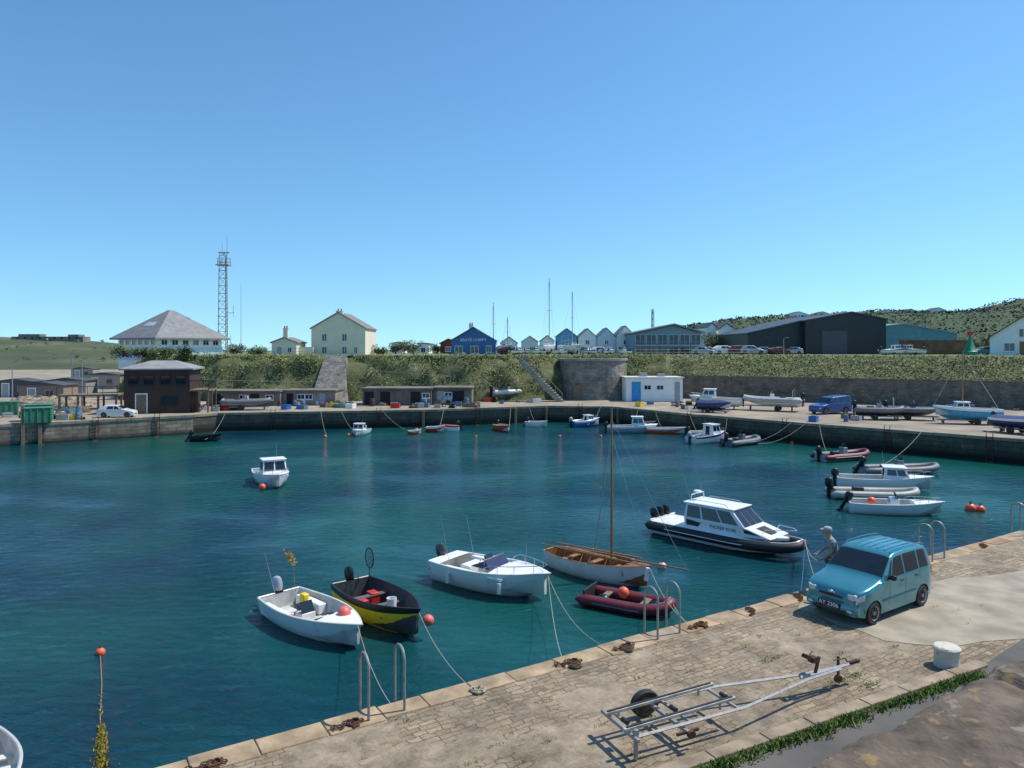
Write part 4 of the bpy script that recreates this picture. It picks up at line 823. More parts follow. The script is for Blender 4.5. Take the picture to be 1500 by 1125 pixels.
def bpose(us,vs,ub,vb,z=0):
    a=spot(us,vs,z);b=spot(ub,vb,z); d=b-a; m=(a+b)/2; m.z=z; return m,math.atan2(d.y,d.x),d.length
# --- white open boat
m,rz,L=bpose(408,893,531,955); L=max(L,4.5)
B1=top('open_boat','white open motorboat with outboard, moored beside the quay','boat',m,rz)
w,zs,pt,kz=shell(B1,L,1.85,.55,white,None,inner,offw,.10,sheer=.22,rake=.5,nstr=1)
deck(B1,w,zs,pt,.74,mat=white,off=.0)
for t in(.30,.58): thwart(B1,w,zs,pt,t,.36,.28,offw)
for sd in(-1,1):
    g=G(); g.box((-L*.30,sd*.62,.28),(L*.3,.28,.32)); g.obj('side_locker',white,B1,True,.03)
outboard(B1,-L/2+.06,0,.55,1.1,M('silver_cowling',(.38,.42,.46),.3,.1),.0)
antenna(B1,-L*.30,-.5,.4,1.6,-.6)
console(B1,-.1,-.35,.12,.5,.5,offw)
for c_,d_ in(((.45,-.1,.28),(.5,.3,.3)),((-1.1,.1,.30),(.4,.35,.35)),((.1,.45,.26),(.35,.25,.25))): g=G(); g.box(c_,d_); g.obj('equipment_box',blackp,B1,True,.03)
for c_,d_ in(((-1.55,.45,.42),(.28,.22,.42)),((0.9,-.35,.30),(.34,.28,.22))): g=G(); g.box(c_,d_); g.obj('fuel_can',yelc,B1,True,.04)
for c_,d_ in(((.9,.2,.26),(.35,.3,.18)),((-.6,-.55,.3),(.3,.22,.2))): g=G(); g.box(c_,d_); g.obj('tackle_box',red,B1,True,.03)
g=G(); g.ball((1.25,.15,.78),.2,16,10); g.obj('fender',M('salmon_fender',(.85,.16,.13),.4),B1)
g=G(); g.tube([(.4+.25*math.cos(a*.7),.35+.2*math.sin(a*.9),.15+.01*a) for a in range(20)],.015,5); g.obj('rope_coil',rope,B1)
g=G(); g.tube([(-L/2+.2,.5,.5),(-L/2-.15,.6,1.55)],.012,5); g.obj('flag_pole',oldwood,B1)
g=G()
for i in range(260):
    a_=R.gauss(0,1); p=Vector((-L/2-.30+a_*.14,.6+R.gauss(0,.05),1.55-a_*.07+R.gauss(0,.05))); s=R.uniform(.02,.05); u_=Vector((R.gauss(0,1),R.gauss(0,1),R.gauss(0,1))).normalized()*s; g.add([p-u_,p+u_,p+Vector((s*.5,s*.3,-s))],[(0,1,2)])
stuff(g.obj('marker_brush',M('straw_brush',(.42,.30,.08),.9),B1,False,rn=False))
# --- black yellow boat
m,rz,L=bpose(516,882,612,938); L=max(L,4.5)
B2=top('open_boat','black and yellow open fishing boat moored beside the quay','boat',m,rz)
w,zs,pt,kz=shell(B2,L,1.75,.70,yellow,blackp,M('dark_grey_interior',(.06,.062,.065),.6,0,.3,4),blackp,.10,sheer=.26,rake=.4,nstr=1)
for t in(.28,.52,.72): thwart(B2,w,zs,pt,t,.46,.22,M('grey_thwart',(.12,.12,.12),.6))
outboard(B2,-L/2+.06,0,.68,1,blackp)
g=G(); g.lathe([(.14,.12),(.16,.75),(.15,.75),(.13,.14)],14,(.3,.15,0)); g.obj('bucket',white,B2)
for c_,d_ in(((-1.2,.3,.33),(.4,.3,.4)),((-.85,-.3,.30),(.35,.35,.36))): g=G(); g.box(c_,d_); g.obj('red_crate',red,B2,True,.02)
tnm=M('teal_net',(.04,.12,.12),.9,0,.4,30,.02,40)
for c_,d_ in(((-.6,-.35,.3),(.3,.22,.15)),((.75,.1,.25),(.35,.25,.14))): g=G(); g.ball(c_,d_,10,6); g.obj('net_pile',tnm,B2)
g=G(); c_=Vector((-L/2+.35,.55,1.45)); g.tube([(c_.x+.28*math.cos(a*pi/8),c_.y,c_.z+.34*math.sin(a*pi/8)) for a in range(16)],.02,5,True); g.cyl((c_.x,c_.y,c_.z-.34),(c_.x+.2,c_.y-.1,.4),.015)
for i in range(-3,4):
    h_=math.sqrt(1-(i/4)**2); g.cyl((c_.x+i*.07,c_.y+.04,c_.z-.33*h_),(c_.x+i*.07,c_.y+.04,c_.z+.33*h_),.005,n=3); g.cyl((c_.x-.27*h_,c_.y+.04,c_.z+i*.085),(c_.x+.27*h_,c_.y+.04,c_.z+i*.085),.005,n=3)
g.obj('landing_net',blackp,B2)
g=G(); g.ball((L/2-.05,.30,.55),.17,16,10); g.obj('fender',MC['salmon_fender'],B2)
# --- white console boat
m,rz,L=bpose(654,844,800,880); L=max(L,4.9)
B3=top('motorboat','white centre console motorboat with bow rail','boat',m,rz)
w,zs,pt,kz=shell(B3,L,2.05,.72,white,None,offw,white,.22,sheer=.25,rake=.6,full=.45)
deck(B3,w,zs,pt,.64,mat=white,crown=.08); deck(B3,w,zs,pt,.01,.14,mat=white,name='aft_deck',crown=.02)
for sd in(-1,1): g=G(); g.box((-.3,sd*.82,.68),(L*.55,.26,.10)); g.obj('side_deck',white,B3,True,.03)
bowrail(B3,w,zs,pt,.6,.26); console(B3,-.3,0,.25,.6,.6)
g=G(); g.add([(.25,-.58,.82),(.25,.58,.82),(.02,.55,1.10),(.02,-.55,1.10)],[(0,1,2,3)]); g.add([(.25,-.58,.82),(.02,-.55,1.1),(-.55,-.66,.86)],[(0,1,2)]); g.add([(.25,.58,.82),(.02,.55,1.1),(-.55,.66,.86)],[(0,1,2)])
o=g.obj('windscreen',M('navy_screen_cover',(.015,.025,.09),.35),B3,False); o.modifiers.new('s','SOLIDIFY').thickness=.02
g=G(); g.tube([(.02,-.57,.86),(.02,-.57,1.13),(.02,.57,1.13),(.02,.57,.86)],.014,6); g.obj('screen_frame',steel,B3)
g=G(); g.box((-1.0,0,.5),(.45,.9,.5)); g.obj('seat',white,B3,True,.06)
outboard(B3,-L/2+.05,0,.70,1.05,M('dark_grey_cowling',(.06,.065,.075),.3))
for sd,h_ in((-1,1.7),(1,1.5)): antenna(B3,-1.5,sd*.7,.75,h_,-.25,'fishing_rod')
antenna(B3,1.2,.3,.9,1.2,.05,'fishing_rod')
for q in(((-1.3,-1.02,.55),(-1.3,-1.03,.2)),((1.0,-.98,.6),(1.0,-1.0,.25))): g=G(); g.tube(q,.07,8); g.obj('fender',white,B3)
# --- RIB generator
def rib(name,label,m,rz,L,B,tm,hm,tr_=.2,z=.35,group=None,cons=True,motor=True,mcol=None,nm=1,arch=False,seat=True,scr=None,tilt=0):
    o=top(name,label,'boat',m,rz,group); yb=B/2-tr_; pts=[]
    for i in range(5): pts.append((-L/2+(L*.55)*i/4,yb,z))
    for i in range(1,10):
        a=pi/2*i/10; pts.append((L*.05+(L*.45-tr_)*math.sin(a),yb*math.cos(a)**.8,z+.22*(i/10)**2))
    full=pts+[(L/2-tr_,0,z+.22)]+[(x,-y,zz) for x,y,zz in pts[::-1]]
    full=[(-L/2-.25,yb,z)]+full+[(-L/2-.25,-yb,z)]; rs=[.05]+[tr_]*(len(full)-2)+[.05]
    g=G(); g.tube(full,rs,12); g.obj('inflatable_tube',tm,o,ang=60)
    for pp_ in([(x,y,zz+tr_*1.0) for x,y,zz in full[2:-2]],[(x,y+tr_,zz) for x,y,zz in full[2:8]],[(x,y-tr_,zz) for x,y,zz in full[-8:-2]]): g=G(); g.tube(pp_,.02,4); g.obj('rubbing_strip',scr or rubberg,o)
    g=G(); rg=[]
    for i in range(9):
        t=i/8; x=-L/2+L*.93*t; ww=yb*(1 if t<.55 else max(.05,1-((t-.55)/.45)**2)); k=-.22+.5*max(0,(t-.6)/.4)**2; rg.append([(x,ww,z),(x,ww*.8,z*.2-.05+(k+.22)*.5),(x,0,k),(x,-ww*.8,z*.2-.05+(k+.22)*.5),(x,-ww,z)])
    g.loft(rg,False); g.add(rg[0],[tuple(range(5))]); g.obj('hull',hm,o,ang=30)
    g=G(); fl=[(x_[0][0],x_[0][1],z-.12) for x_ in rg]; fl=fl+[(a,-b,c_) for a,b,c_ in fl[::-1]]; g.add(fl,[tuple(range(len(fl)))]); g.obj('floor',inner if tm is not maroon else M('dark_floor',(.08,.06,.06),.7),o,False)
    g=G(); g.box((-L/2+.05,0,z+.1),(.07,2*yb,.45)); g.obj('transom',hm,o,True,.01)
    if cons: console(o,-L*.02,0,z-.12,.55,.75,hm if hm is not rubberk else greyp)
    if seat: g=G(); g.box((-L*.2,0,z+.12),(.6,.4,.45)); g.obj('seat',rubberk,o,True,.05)
    if motor:
        for k in range(nm): outboard(o,-L/2+.03,(k-(nm-1)/2)*.5,z+.3,1.15,mcol or blackp,tilt)
    if arch: g=G(); g.tube([(-L*.38,-yb,z+.1),(-L*.38,-yb*.9,z+1.1),(-L*.38,yb*.9,z+1.1),(-L*.38,yb,z+.1)],.03,6); g.obj('a_frame',steel,o)
    return o
# --- cabin RIB
m,rz,L=bpose(980,779,1168,819); L=7.6
B4=rib('cabin_boat','black and white cabin motorboat with inflatable collar',m,rz,L,2.7,rubberk,white,.24,.50,cons=False,seat=False,motor=False,scr=white)
B4.scale=(.92,.92,.86)
g=G(); rg=[]
for i in range(13):
    t=i/12; x=-L/2+.1+L*.88*t; ww=(2.7/2-.3)*(1 if t<.5 else max(.06,1-((t-.5)/.5)**2.2)); zz=.72+.20*t*t; rg.append([(x,ww*1.12,zz-.12),(x,ww,zz),(x,ww*.5,zz+.05),(x,-ww*.5,zz+.05),(x,-ww,zz),(x,-ww*1.12,zz-.12)])
g.loft(rg,False); g.obj('deck',white,B4,ang=40)
g=G(); g.prism([(-1.9,.7),(1.2,.75),(2.6,.9),(1.4,1.24),(-1.9,1.24)],-.92,.92); o=g.obj('lower_cabin',white,B4,True,.06)
C=cabin(B4,-1.9,1.35,.95,.80,1.20,1.98,.75,.05,white,sw=((.05,.30),(.33,.64),(.66,.92)),front=((.04,.34),(.36,.64),(.66,.96)),vz=(.12,.88),over=.14)
for sd in(-1,1):
    g=G(); g.add([(-1.75,sd*.935,.88),(-1.1,sd*.935,.88),(-.95,sd*.935,1.10),(-1.75,sd*.935,1.18)],[(0,1,2,3)]); g.obj('black_panel',blackp,B4,False)
    g=G(); g.add([(1.3,sd*.932,1.0),(2.1,sd*.932,.98),(1.5,sd*.932,1.16),(1.25,sd*.932,1.18)],[(0,1,2,3)]); g.obj('side_window',glass,B4,False)
    g=G(); g.tube([(-1.5,sd*.7,2.06),(-1.4,sd*.7,2.18),(.2,sd*.7,2.18),(.35,sd*.7,2.06)],.018,5); g.obj('roof_rail',steel,B4)
words('lettering','PHOEBE ROSE',.22,navy,B4,(.2,-.926,1.02),(pi/2,0,0),.004)
g=G(); g.qpatch((1.5,-.7,1.2),(2.5,-.35,.98),(2.5,.35,.98),(1.5,.7,1.2),.1,.8,.2,.8,.02); g.obj('deck_hatch',rubberk,B4,False)
g=G(); g.tube([(-1.7,-.6,2.02),(-1.7,-.55,2.38),(-1.7,.55,2.38),(-1.7,.6,2.02)],.025,6); g.obj('radar_arch',white,B4)
g=G(); g.lathe([(.19,2.42),(.21,2.47),(.17,2.53),(.02,2.55)],14,(-1.7,0,0)); g.obj('radar_dome',white,B4)
antenna(B4,-1.7,-.6,2.1,1.7,-.35);antenna(B4,-1.7,.6,2.1,1.7,-.35)
for y in(-.5,0,.5): outboard(B4,-L/2+.05,y,.78,1.12,blackp)
g=G(); g.tube([(2.0,-.75,.95),(2.2,-.7,1.3),(3.1,-.3,1.35),(3.35,0,1.35),(3.1,.3,1.35),(2.2,.7,1.3),(2.0,.75,.95)],.015,5); g.obj('bow_rail',steel,B4)
# --- sailing boat
m,rz,L=bpose(809,825,950,864); L=max(L,4.9)
B5=top('sailing_boat','white clinker sailing dinghy with varnished interior and bare mast','boat',m,rz)
clk=linemat('white_clinker_planking',(.76,.75,.71),'Z',4.2,.22,.35)
w,zs,pt,kz=shell(B5,L,1.75,.55,clk,clk,wood,wood,.12,sheer=.32,tr=.5,rake=.25,full=.4)
for t in(.22,.45,.66): thwart(B5,w,zs,pt,t,.42,.22,spar)
deck(B5,w,zs,pt,.82,mat=wood)
g=G(); g.box((0,0,.22),(L*.7,.08,.25)); [g.tube([(pt(t,5,1).x,w(t)-.08,zs(t)-.02),(pt(t,5,1).x,w(t)*.6,.2),(pt(t,5,1).x,0,.13),(pt(t,5,1).x,-w(t)*.6,.2),(pt(t,5,1).x,-w(t)+.08,zs(t)-.02)],.018,4) for t in[.1+.08*i for i in range(10)]]; g.obj('ribs',spar,B5)
mx=L*.135
g=G(); g.cyl((mx,0,.1),(mx,0,6.4),.06,.035,10); M5=g.obj('mast',spar,B5)
for q,r_ in((((-L/2+.1,.35,.75),(mx+1.2,.2,1.0)),[.03,.04]),(((-L/2-.3,-.15,.72),(mx+1.0,-.25,.9)),[.025,.035]),(((-L/2+.8,.1,.70),(mx+.2,.05,.78)),[.10,.07])): g=G(); g.tube(q,r_,8); g.obj('spar',spar,B5)
g=G(); g.tube([(L/2-.9,0,.92),(L/2+1.45,0,1.05)],[.04,.025],8); g.obj('bowsprit',spar,B5)
g=G()
for a in((mx+0.0,.78,.6),(mx-.3,-.8,.6),(L/2+1.4,0,1.05),(L/2-.1,0,.9)): g.cyl((mx,0,6.0 if a[0]>L/2+1 else 5.4),a,.009,n=4)
g.cyl((mx,0,6.3),(-.3,.3,.9),.008,n=4); g.obj('rigging',steel,B5)
g=G(); g.tube([(L/2-.05,-.2,.85),(L/2-.1,-.25,.4)],.07,8); g.obj('fender',white,B5)
# --- red inflatable
m,rz,L=bpose(868,881,984,903); B6=rib('inflatable_dinghy','maroon inflatable dinghy moored near the ladder',m,rz,3.05,1.45,maroon,rubberk,.19,.20,cons=False,seat=False,motor=False)
g=G(); g.ball((-.3,.1,.46),.19,16,10); g.obj('fender',orange,B6)
for x in(.5,-.9): g=G(); g.box((x,0,.30),(.22,.9,.04)); g.obj('seat',oldwood,B6)
for c_,d_ in(((.85,.2,.22),(.25,.2,.12)),((-.9,-.2,.25),(.22,.2,.14))): g=G(); g.ball(c_,d_,10,6); g.obj('gear_bag',blackp,B6)
# --- cuddy boats
def cuddy(label,m,rz,L,B=1.9,hm=None,strake=None,group=None,mcol=None,cabh=1.0,deckm=None):
    o=top('cabin_boat',label,'boat',m,rz,group); w,zs,pt,kz=shell(o,L,B,.62,hm or white,strake,inner,strake or white,.15,sheer=.3,rake=.5,full=.42)
    deck(o,w,zs,pt,.55,mat=deckm or white,crown=.12); cabin(o,-L*.02,L*.26,B*.36,B*.31,.62,.62+cabh,.35,.08,white,sw=((.1,.5),(.56,.9)))
    bowrail(o,w,zs,pt,.6,.3); outboard(o,-L/2+.05,0,.6,1.05,mcol or greyp); antenna(o,0,.3,.6+cabh,1.0,-.1); return o
C1=cuddy('white cuddy cabin motorboat moored mid harbour',spot(398,708,0),math.radians(-62),4.9,2.15)
g=G(); g.ball((2.35,-.95,.25),.2,12,8); g.obj('fender',orange,C1)
dup(C1,spot(528,637,0),math.radians(-95),.72,'small white cabin boat moored near the far wall')
m,rz,L=bpose(1003,650,1070,645); C2=cuddy('white cabin fishing boat lying alongside the wall',m,rz+.1,4.6,1.8,white,navy)
m,rz,L=bpose(893,633,960,634); C3=cuddy('old grey and white fishing boat alongside the wall',m,rz,5.2,1.9,greyp,white,mcol=blackp)
def openboat(label,m,rz,L,B,hm,st,im=None,seatm=None,group=None,motor=True,cons=False,mcol=None,nt_=(.28,.5,.7)):
    o=top('open_boat',label,'boat',m,rz,group); w,zs,pt,kz=shell(o,L,B,.5,hm,st,im or inner,st or hm,.1,sheer=.22,rake=.4)
    for t in nt_: thwart(o,w,zs,pt,t,.34,.2,seatm or offw)
    if motor: outboard(o,-L/2+.05,0,.5,1,mcol or blackp,.5)
    if cons: console(o,-.2,0,.1,.6,.7)
    return o,w,zs,pt
m,rz,L=bpose(1228,712,1366,720); C4=cuddy('white cabin motorboat moored among small boats',m,rz,5.4,1.95,mcol=blackp,cabh=.75)
m,rz,L=bpose(1248,748,1378,755); C5,w,zs,pt=openboat('white open motorboat with grey outboard and buoys',m,rz,4.6,1.7,white,None,mcol=blackp); deck(C5,w,zs,pt,.7,mat=white); console(C5,-.1,0,.1,.7,.7); bowrail(C5,w,zs,pt,.66,.2)
g=G(); g.ball((-1.2,-.2,.6),.22,12,8); g.obj('fender',orange,C5)
m,rz,L=bpose(1225,728,1340,731); rib('inflatable_boat','pale grey inflatable boat moored beside white boats',m,rz,4.8,1.8,M('beige_hypalon',(.42,.40,.36),.5,0,.15,3),greyp,.21,.28,cons=False)
m,rz,L=bpose(1262,694,1375,692); rib('inflatable_boat','grey rigid inflatable with large black outboard',m,rz,5.6,1.9,rubberg,greyp,.22,.30,tilt=.6)
m,rz,L=bpose(1196,676,1275,670); rib('inflatable_boat','maroon and grey rigid inflatable with console',m,rz,4.9,1.9,maroon,greyp,.20,.34,scr=rubberl)
m,rz,L=bpose(1055,655,1118,647); rib('inflatable_boat','dark grey rigid inflatable with black outboard',m,rz,4.6,1.9,rubberg,rubberg,.22,.32,tilt=.5)
m,rz,L=bpose(950,634,1003,636); openboat('small orange and white open boat alongside the wall',m,rz,3.9,1.5,M('orange_hull',(.62,.10,.03),.4),white)
m,rz,L=bpose(840,625,876,624); C7=cuddy('small blue fishing boat alongside the far wall',m,rz+.2,3.6,1.6,blue,white,cabh=.6)
openboat('white dinghy moored under the far wall',spot(787,625,0),math.radians(-30),2.6,1.3,white,None,nt_=(.4,.7))
openboat('orange red open boat moored under the far wall',spot(737,631,0),math.radians(-70),3.6,1.5,MC['orange_hull'],MC['orange_hull'])
d1,_,_,_=openboat('small red dinghy near the far wall',spot(638,633,0),math.radians(-10),2.0,1.0,red,white,motor=False,nt_=(.5,))
openboat('small white dinghy near the far wall',spot(658,631,0),math.radians(-160),2.0,1.0,white,red,motor=True,nt_=(.5,))
dup(d1,spot(608,636,0),math.radians(20),.7)
openboat('small black dinghy with yellow seats near the quay',spot(303,646,0),math.radians(5),2.9,1.3,blackp,blackp,MC['dark_grey_interior'],yelc)
openboat('small grey dinghy tied alongside the wall',spot(1030,640,0),math.radians(0),3,1.3,greyp,white)
# boats ashore
def trailer_under(o,L,z):
    g=G()
    for sd in(-1,1): g.box((0,sd*.35,-.25),(L*.9,.07,.08))
    for x in(-L*.35,0,L*.35): g.box((x,0,-.25),(.07,1.1,.07))
    g.obj('trailer_frame',galv,o,False)
    for sd in(-1,1): g=G(); g.cyl((-L*.12,sd*.75-.08,-z+.28),(-L*.12,sd*.75+.08,-z+.28),.28,n=16); g.obj('trailer_wheel',rubberk,o)
    for x in(-L*.35,L*.35): g=G(); g.box((x,0,-.25-(z-.3)/2),(.12,.5,z-.3)); g.obj('support_block',oldwood,o,False)
def ashore(o,L,z): o.location.z=FZ+z; trailer_under(o,L,z)
m,rz,L=bpose(1092,600,1168,603,FZ); o=rib('inflatable_boat','white and grey rigid inflatable on a trailer ashore',m,pi+rz,6.2,2.2,rubberl,white,.27,.45,arch=True,nm=1); ashore(o,6.2,.75)
m,rz,L=bpose(1264,614,1315,616,FZ); o=rib('inflatable_boat','dark grey inflatable boat on a trailer ashore',m,rz+.1,4.2,1.8,rubberg,rubberk,.24,.35); ashore(o,4.2,.6)
m,rz,L=bpose(1310,614,1368,616,FZ); o=rib('inflatable_boat','grey rigid inflatable with console on a trailer',m,rz,4.6,1.9,rubberg,navy,.24,.35,arch=True); ashore(o,4.6,.6)
m,rz,L=bpose(330,601,394,600,FZ); o=rib('inflatable_boat','dark rigid inflatable ashore beside low stores',m,rz,5.2,1.9,rubberg,rubberl,.24,.35); ashore(o,5.2,.6)
m,rz,L=bpose(716,588,774,585,FZ); o=rib('inflatable_boat','white rigid inflatable on a trailer below the bank',m,rz,5.4,2.0,white,rubberl,.26,.4); ashore(o,5.4,.8)
m,rz,L=bpose(1012,598,1084,600,FZ); o=cuddy('white fishing boat propped up ashore',m,pi+rz,5.8,2.1,white,offw,mcol=blackp); ashore(o,5.8,.6)
m,rz,L=bpose(1374,620,1458,622,FZ)
o=top('fishing_boat','turquoise and white wooden boat with tall mast ashore','boat',m,rz+pi); w,zs,pt,kz=shell(o,5.4,1.9,.75,lblue,white,inner,white,.2,sheer=.3,full=.4,nstr=1); cabin(o,-.2,1.1,.55,.45,.75,1.35,.3,.1,white); g=G(); g.cyl((.3,0,1),(.3,0,6.0),.06,.04,8); g.obj('mast',spar,o); ashore(o,5.4,.6)
g=G(); g.cyl((.3,0,5.8),(2.6,0,1.1),.012,n=4); g.cyl((.3,0,5.8),(-2.5,0,.9),.012,n=4); g.obj('rigging',steel,o)
m,rz,L=bpose(1462,632,1540,640,FZ); o,w,zs,pt=openboat('dark blue open boat with cover ashore',m,rz,4.8,1.8,navy,white); deck(o,w,zs,pt,.02,.98,mat=M('blue_tarpaulin',(.03,.06,.16),.8,0,.3,3,.03,6),crown=.25,name='cover'); ashore(o,4.8,.6)
m,rz,L=bpose(1020,601,1058,603,FZ); o,w,zs,pt=openboat('small boat under blue tarpaulin ashore',m+Vector((0,-2,0)),rz,3.6,1.5,navy,navy); deck(o,w,zs,pt,.02,.98,mat=MC['blue_tarpaulin'],crown=.35,name='cover'); ashore(o,3.6,.45)
def yacht(u,Y,vt,rz,hm,label,sc=.8):
    o=top('sailing_yacht',label,'boat',at(u,Y,PZ+.9*sc),rz,'yachts stored ashore in the boatyard'); w,zs,pt,kz=shell(o,7.0,2.3,.8,hm,white,inner,white,.4,draft=.5,sheer=.3,tr=.6,rake=.9); deck(o,w,zs,pt,.02,.98,mat=white,crown=.12,drop=False,name='deck')
    o.scale=(sc,)*3
    cabin(o,-1.2,1.6,.7,.55,.85,1.3,.6,.2,white,front=((.1,.9),),rear=False)
    H_=(zt(vt,Y)-PZ)/sc-.9; g=G(); g.cyl((.5,0,.9),(.5,0,H_),.10,.07,6); g.cyl((.5,0,1.9),(-2.6,0,1.9),.06,n=6); g.box((.5,0,H_*.55),(.06,1.2,.05)); g.obj('mast',greyp,o)
    g=G(); [g.cyl((.5,0,H_),q,.012,n=3) for q in((3.4,0,1.1),(-3.3,0,.9),(.4,1.0,.85),(.4,-1,.85))]; g.obj('rigging',steel,o)
    g=G(); [g.cyl((x,y,-.9),(x*.9,y*.7,.1),.05,n=5) for x in(-2,2) for y in(-1,1)]; g.box((0,0,-.65),(1.6,.15,.6)); g.obj('boat_cradle',rust,o,False); return o
for u,Y,vt,rz,hm,lb in((803,114,407,1.1,white,'white sailing yacht with tall mast stored ashore'),(836,113,427,-1.0,white,'white sailing yacht stored ashore in the yard'),(722,121,443,1.4,navy,'dark blue sailing yacht stored ashore'),(742,115,465,-1.2,white,'small white yacht stored ashore in the yard')): yacht(u,Y,vt,rz,hm,lb)
base_o,w,zs,pt=openboat('white motorboat stored on the plateau',at(770,112,PZ+.35),.5,5,1.9,white,navy,group='boats stored on the plateau'); cabin(base_o,-.3,1,.6,.5,.5,1.2,.3,.1,white); trailer_under(base_o,5,.5); base_o.scale=(.65,)*3
for u,Y,r_ in((758,110,.9),(786,110,3.8),(820,110,.5),(862,110,2.4),(892,110,.9),(914,109,3.9),(1310,106,.2),(1332,107,3.2)): dup(base_o,at(u,Y,PZ+.33),r_,R.uniform(.55,.7) if u<1000 else .9)
# ---------------------------------------------------------------- buoys & floats
def buoy(loc,r,label='round orange mooring buoy floating on the water',mat=orange):
    g=G(); g.ball((0,0,0),r,18,12); o=tag(g.obj('mooring_buoy',mat,loc=loc+Vector((0,0,r*.35))),label,'buoy','mooring buoys on the water')
    g=G(); g.cyl((0,0,r*.9),(0,0,r*1.2),r*.22,n=8); g.tube([(r*.2*math.cos(a*pi/4),0,r*1.3+r*.2*math.sin(a*pi/4)) for a in range(8)],r*.06,5,True); g.obj('buoy_eye',rust,o)
    return o
pinkb=M('faded_pink_plastic',(.7,.42,.36),.5)
for u,v,r in((1422,748,.28),(1436,749,.24),(1281,717,.24),(147,958,.13),(476,640,.15),(610,632,.25),(634,629,.2),(820,640,.14),(880,640,.14),(1022,634,.2),(1160,650,.16),(697,640,.12)):
    buoy(spot(u,v,0),r)
buoy(spot(970,832,0),.17,'faded pink mooring buoy beside the sailing dinghy',pinkb)
wa=spot(147,962,0); wb_=spot(149,1140,0); wd_=wb_-wa
wl=top('weedy_mooring_rope','mooring rope with seaweed trailing from an orange buoy','rope',wa)
g=G(); g.tube([Vector((0,0,.03)),wd_*.3+Vector((.03,0,.02)),wd_*.6+Vector((-.02,0,.03)),wd_+Vector((0,0,.03))],.008,5); g.obj('rope',rope,wl)
g=G()
for i in range(1300):
    t=R.random()**1.3; q=.66+.34*(1-t) if R.random()<.96 else R.uniform(.4,.66); wdt=.03+.07*max(0,(q-.66))/.34
    p=wd_*q+Vector((R.gauss(0,wdt),R.gauss(0,.03),.04+abs(R.gauss(0,.04)))); s=R.uniform(.015,.04); u_=Vector((R.gauss(0,1),R.gauss(0,1),R.gauss(0,1))).normalized()*s; g.m=R.choice([0,0,1]); g.add([p-u_,p+u_,p+Vector((s*.4,s*.3,-s))],[(0,1,2)])
stuff(g.obj('seaweed',[M('seaweed_yellow',(.36,.29,.035),.7),M('seaweed_olive',(.16,.15,.025),.7)],wl,False,rn=False))
openboat('grey dinghy bow tied up below the quay',spot(8,1150,0)+Vector((-.35,-.1,0)),math.radians(120),2.6,1.3,greyp,rubberl,motor=False)
# ---------------------------------------------------------------- quayside furniture
def ladder(t,label):
    p=edgept(t); o=top('quay_ladder',label,'ladder',p,EA,'galvanised ladders on the quay edge')
    for sx_ in(-.31,.31):
        g=G(); arc=[(sx_,-.12+.20*math.cos(a*pi/8),.84+.20*math.sin(a*pi/8)) for a in range(9)]; g.tube([(sx_,.08,-2.2),(sx_,.08,.5)]+arc+[(sx_,-.32,.4),(sx_,-.32,.0)],.024,8); g.box((sx_,-.32,.008),(.12,.12,.016)); g.obj('handrail',galv,o)
    for i in range(7): g=G(); g.cyl((-.31,.08,-.2-.3*i),(.31,.08,-.2-.3*i),.018,n=6); g.obj('rung',galv,o)
def edge_t(u):
    k=(u-750)/1060; return (k*E0.y-E0.x)/(E.x-k*E.y)
for u,lb in((556,'galvanised ladder handrails on the quay edge'),(964,'galvanised ladder handrails beside the inflatable'),(1358,'galvanised ladder handrails behind the parked car'),(1492,'galvanised ladder handrails further along the quay')): ladder(edge_t(u),lb)
cp=None
for i,(u,off,s) in enumerate(((290,.35,.8),(495,.3,.75),(815,.3,.8),(897,.3,.75),(1006,.28,.8),(1085,.3,.65),(1155,.3,.65),(1240,.3,.6),(1425,.3,.7))):
    p=edgept(edge_t(u),-off,QZ+.02)
    if cp is None:
        cp=top('mooring_ring','rusty iron mooring ring with chain on the quay edge','mooring ring',p,EA,'rusty mooring rings along the quay'); g=G()
        for k in range(22):
            c_=Vector((-.25+.03*k+R.gauss(0,.02),.07*math.sin(k*.8),.03+.025*(k%2))); a=R.uniform(-.6,.9)+.4*math.cos(k); b=(k%2)*1.2-.5; u_=Vector((math.cos(a),math.sin(a),0)); w_=Vector((-math.sin(a)*math.cos(b),math.cos(a)*math.cos(b),math.sin(b)))
            g.tube([c_+u_*.055*math.cos(q*pi/5)+w_*.032*math.sin(q*pi/5) for q in range(10)],.011,5,True)
        g.obj('chain',rust,cp)
        g=G(); g.tube([(.12*math.cos(q*pi/8)+.2,.12*math.sin(q*pi/8),.05+.02*math.cos(q)) for q in range(16)],.02,6,True); g.box((.2,-.12,.02),(.14,.14,.05)); g.obj('ring',rust,cp); cp.scale=(s,s,s)
    else: dup(cp,p,EA+R.uniform(-1,1),s)
def heap(p,r,mat,label,h=.12):
    g=G(); pts=[]
    for i in range(90): a=i*.62; rr=r*(.35+.65*abs(math.sin(i*.37)))*R.uniform(.8,1.1); pts.append((rr*math.cos(a),rr*math.sin(a)*.8,.02+h*R.random()*(1-rr/r*.6)))
    g.tube(pts,.012,5); return tag(g.obj('rope_coil',mat,loc=p),label,'rope')
heap(edgept(edge_t(686),-.35),.15,rope,'pale rope heap beside a mooring ring',.10)
heap(edgept(edge_t(822),-.45),.13,M('brown_rope',(.12,.08,.05),.9),'brown rope heap on the quay edge',.08)
heap(edgept(edge_t(900),-.42),.11,MC['brown_rope'],'brown rope heap on the quay edge',.08)
